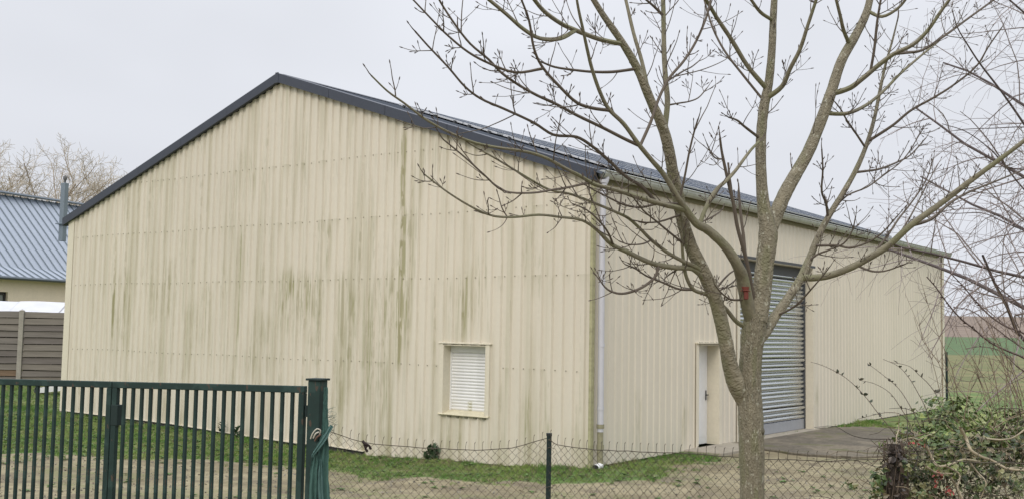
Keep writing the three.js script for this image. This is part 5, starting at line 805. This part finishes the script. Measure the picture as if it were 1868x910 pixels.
// grass, stones and dead leaves
{
  const R = rng(671), p = [], blade = (x, z, h, w, lx, lz) => { const a = Math.atan2(lz, lx) + 1.57, wx = Math.cos(a) * w, wz = Math.sin(a) * w; const mx = x + lx * 0.45, mz = z + lz * 0.45; p.push(x - wx, 0, z - wz, x + wx, 0, z + wz, mx + wx * 0.7, h * 0.65, mz + wz * 0.7, x - wx, 0, z - wz, mx + wx * 0.7, h * 0.65, mz + wz * 0.7, x + lx, h, z + lz); };
  for (let i = 0; i < 9; i++) { const a = R() * 6.28, r = R() * 0.035; blade(Math.cos(a) * r, Math.sin(a) * r, rr(0.035, 0.085, R), rr(0.003, 0.0055, R), rr(-0.045, 0.045, R), rr(-0.045, 0.045, R)); }
  const g = new THREE.BufferGeometry(); g.setAttribute('position', new THREE.Float32BufferAttribute(p, 3)); g.computeVertexNormals();
  const spots = []; for (let i = 0; i < 190000 && spots.length < 26000; i++) { const x = rr(-20, 10, R), z = rr(-36, -13.5, R), [a, b] = toLocal(x, z); if (a > 0.03 && b > 0.03 && a < BW) continue; if (a > -0.95 && a < 0.1 && b > 3.25 && b < 5.45) continue; if (x / -z < -0.55 || x / -z > 0.5) continue; const w = grassAmount(x, z); if (R() > w * 1.15 - 0.1 + 0.035 * (fbm(x * 2, z * 2, 2, 77) > 0.55 ? 1 : 0)) continue; if (a < 0.02 && a > -3.6 && b > 4.8 && b < 11.5) continue; spots.push([x, z, a, b]); }
  const m = new Scatter(g, new THREE.MeshStandardMaterial({ color: 0xffffff, roughness: 0.7, side: THREE.DoubleSide }), spots.length), o = new THREE.Object3D(), c = new THREE.Color();
  spots.forEach(([x, z, a, b], i) => { o.position.set(x, height(x, z) - 0.004, z); o.rotation.set(0, R() * 6.28, 0); const near = Math.exp(-(b < 0 ? -b : a < 0 ? -a : Math.max(0, a - BW)) / 0.45), s = rr(0.55, 1.25, R) * (0.70 + 0.35 * near) * (0.6 + 0.8 * fbm(x * 1.1, z * 1.1, 3, 78)); o.scale.set(s, s * rr(0.8, 1.3, R), s); o.updateMatrix(); m.setMatrixAt(i, o.matrix); const q = fbm(x * 1.4, z * 1.4, 3, 79); const t = mix3([0.085, 0.178, 0.024], [0.17, 0.235, 0.055], sst(0.35, 0.65, q)); const d = R() < 0.15 ? [0.21, 0.185, 0.10] : t, j = rr(0.75, 1.25, R); c.setRGB(d[0] * j, d[1] * j, d[2] * j); m.setColorAt(i, c); });
  { const w = m.mesh(); w.name = 'grass'; w.userData = { kind: 'stuff', label: 'short green grass along the shed walls and over the left lawn', category: 'grass' }; scene.add(w); }
  { const N = 900, q = new Scatter(ovalLeaf, new THREE.MeshStandardMaterial({ color: 0xffffff, roughness: 0.55, side: THREE.DoubleSide }), N * 6); let k = 0; for (let t = 0; t < 40000 && k < N * 6; t++) { const x = rr(-14, 8, R), z = rr(-30, -13.5, R), [a, b] = toLocal(x, z); if ((a > -0.02 && b > -0.02) || x / -z < -0.55 || x / -z > 0.5 || (a < 0 && b > 3.2)) continue; const w = grassAmount(x, z); if (R() > (w > 0.5 ? 0.5 : 0.10)) continue; const sc = rr(0.03, 0.075, R), j = rr(0.8, 1.3, R), a0 = R() * 6.28; for (let i = 0; i < 6; i++) { o.position.set(x, height(x, z) + 0.012 + (w > 0.5 ? 0.03 * R() : 0), z); o.rotation.set(-1.2 + rr(-0.25, 0.25, R), a0 + i * 1.05 + rr(-0.2, 0.2, R), 0, 'YXZ'); o.scale.setScalar(sc * rr(0.7, 1.2, R)); o.updateMatrix(); q.setMatrixAt(k, o.matrix); c.setRGB(0.075 * j, 0.135 * j, 0.03 * j); q.setColorAt(k++, c); } }
    const w = q.mesh(); w.name = 'low_weeds'; w.userData = { kind: 'stuff', label: 'flat green weed rosettes dotted through grass and bare yard', category: 'weeds' }; scene.add(w); }
  // loose stones on the yard
  const sg = new THREE.OctahedronGeometry(1, 0), sp = []; for (let i = 0; i < 60000 && sp.length < 5000; i++) { const x = rr(-10, 9, R), z = rr(-24, -13.5, R), [a, b] = toLocal(x, z); if (a > -0.05 && b > -0.05) continue; if (grassAmount(x, z) > 0.4 || (a > -4 && a < 0 && b > 3.3)) continue; sp.push([x, z]); }
  const sm = new Scatter(sg, new THREE.MeshStandardMaterial({ color: 0xffffff, roughness: 0.95 }), sp.length); sp.forEach(([x, z], i) => { const s = 0.005 + 0.016 * R() ** 3; o.position.set(x, height(x, z) + s * 0.2, z); o.rotation.set(R() * 6, R() * 6, R() * 6); o.scale.set(s, s * 0.7, s * 1.2); o.updateMatrix(); sm.setMatrixAt(i, o.matrix); const k = rr(0.11, 0.30, R); c.setRGB(k, k * 0.93, k * 0.78); sm.setColorAt(i, c); });
  { const w = sm.mesh(); w.name = 'gravel'; w.userData = { kind: 'stuff', label: 'loose pale stones scattered over the bare yard', category: 'gravel' }; scene.add(w); }
  const lp = []; for (let i = 0; i < 1500; i++) { const x = rr(-10, 9, R), z = rr(-25, -13.5, R), [a, b] = toLocal(x, z); if (a > -0.05 && b > -0.05) continue; lp.push([x, z]); }
  const lm = new Scatter(ovalLeaf, new THREE.MeshStandardMaterial({ color: 0xffffff, roughness: 0.9, side: THREE.DoubleSide }), lp.length); lp.forEach(([x, z], i) => { o.position.set(x, height(x, z) + 0.014, z); o.rotation.set(-1.57 + rr(-0.5, 0.5, R), R() * 6, rr(-0.4, 0.4, R), 'YXZ'); o.scale.setScalar(rr(0.025, 0.06, R)); o.updateMatrix(); lm.setMatrixAt(i, o.matrix); const k = rr(0.5, 1.2, R); c.setRGB(0.10 * k, 0.07 * k, 0.045 * k); lm.setColorAt(i, c); });
  { const w = lm.mesh(); w.name = 'leaf_litter'; w.userData = { kind: 'stuff', label: 'dead brown leaves scattered over yard and grass', category: 'leaves' }; scene.add(w); }
}
renderer.render(scene, camera);
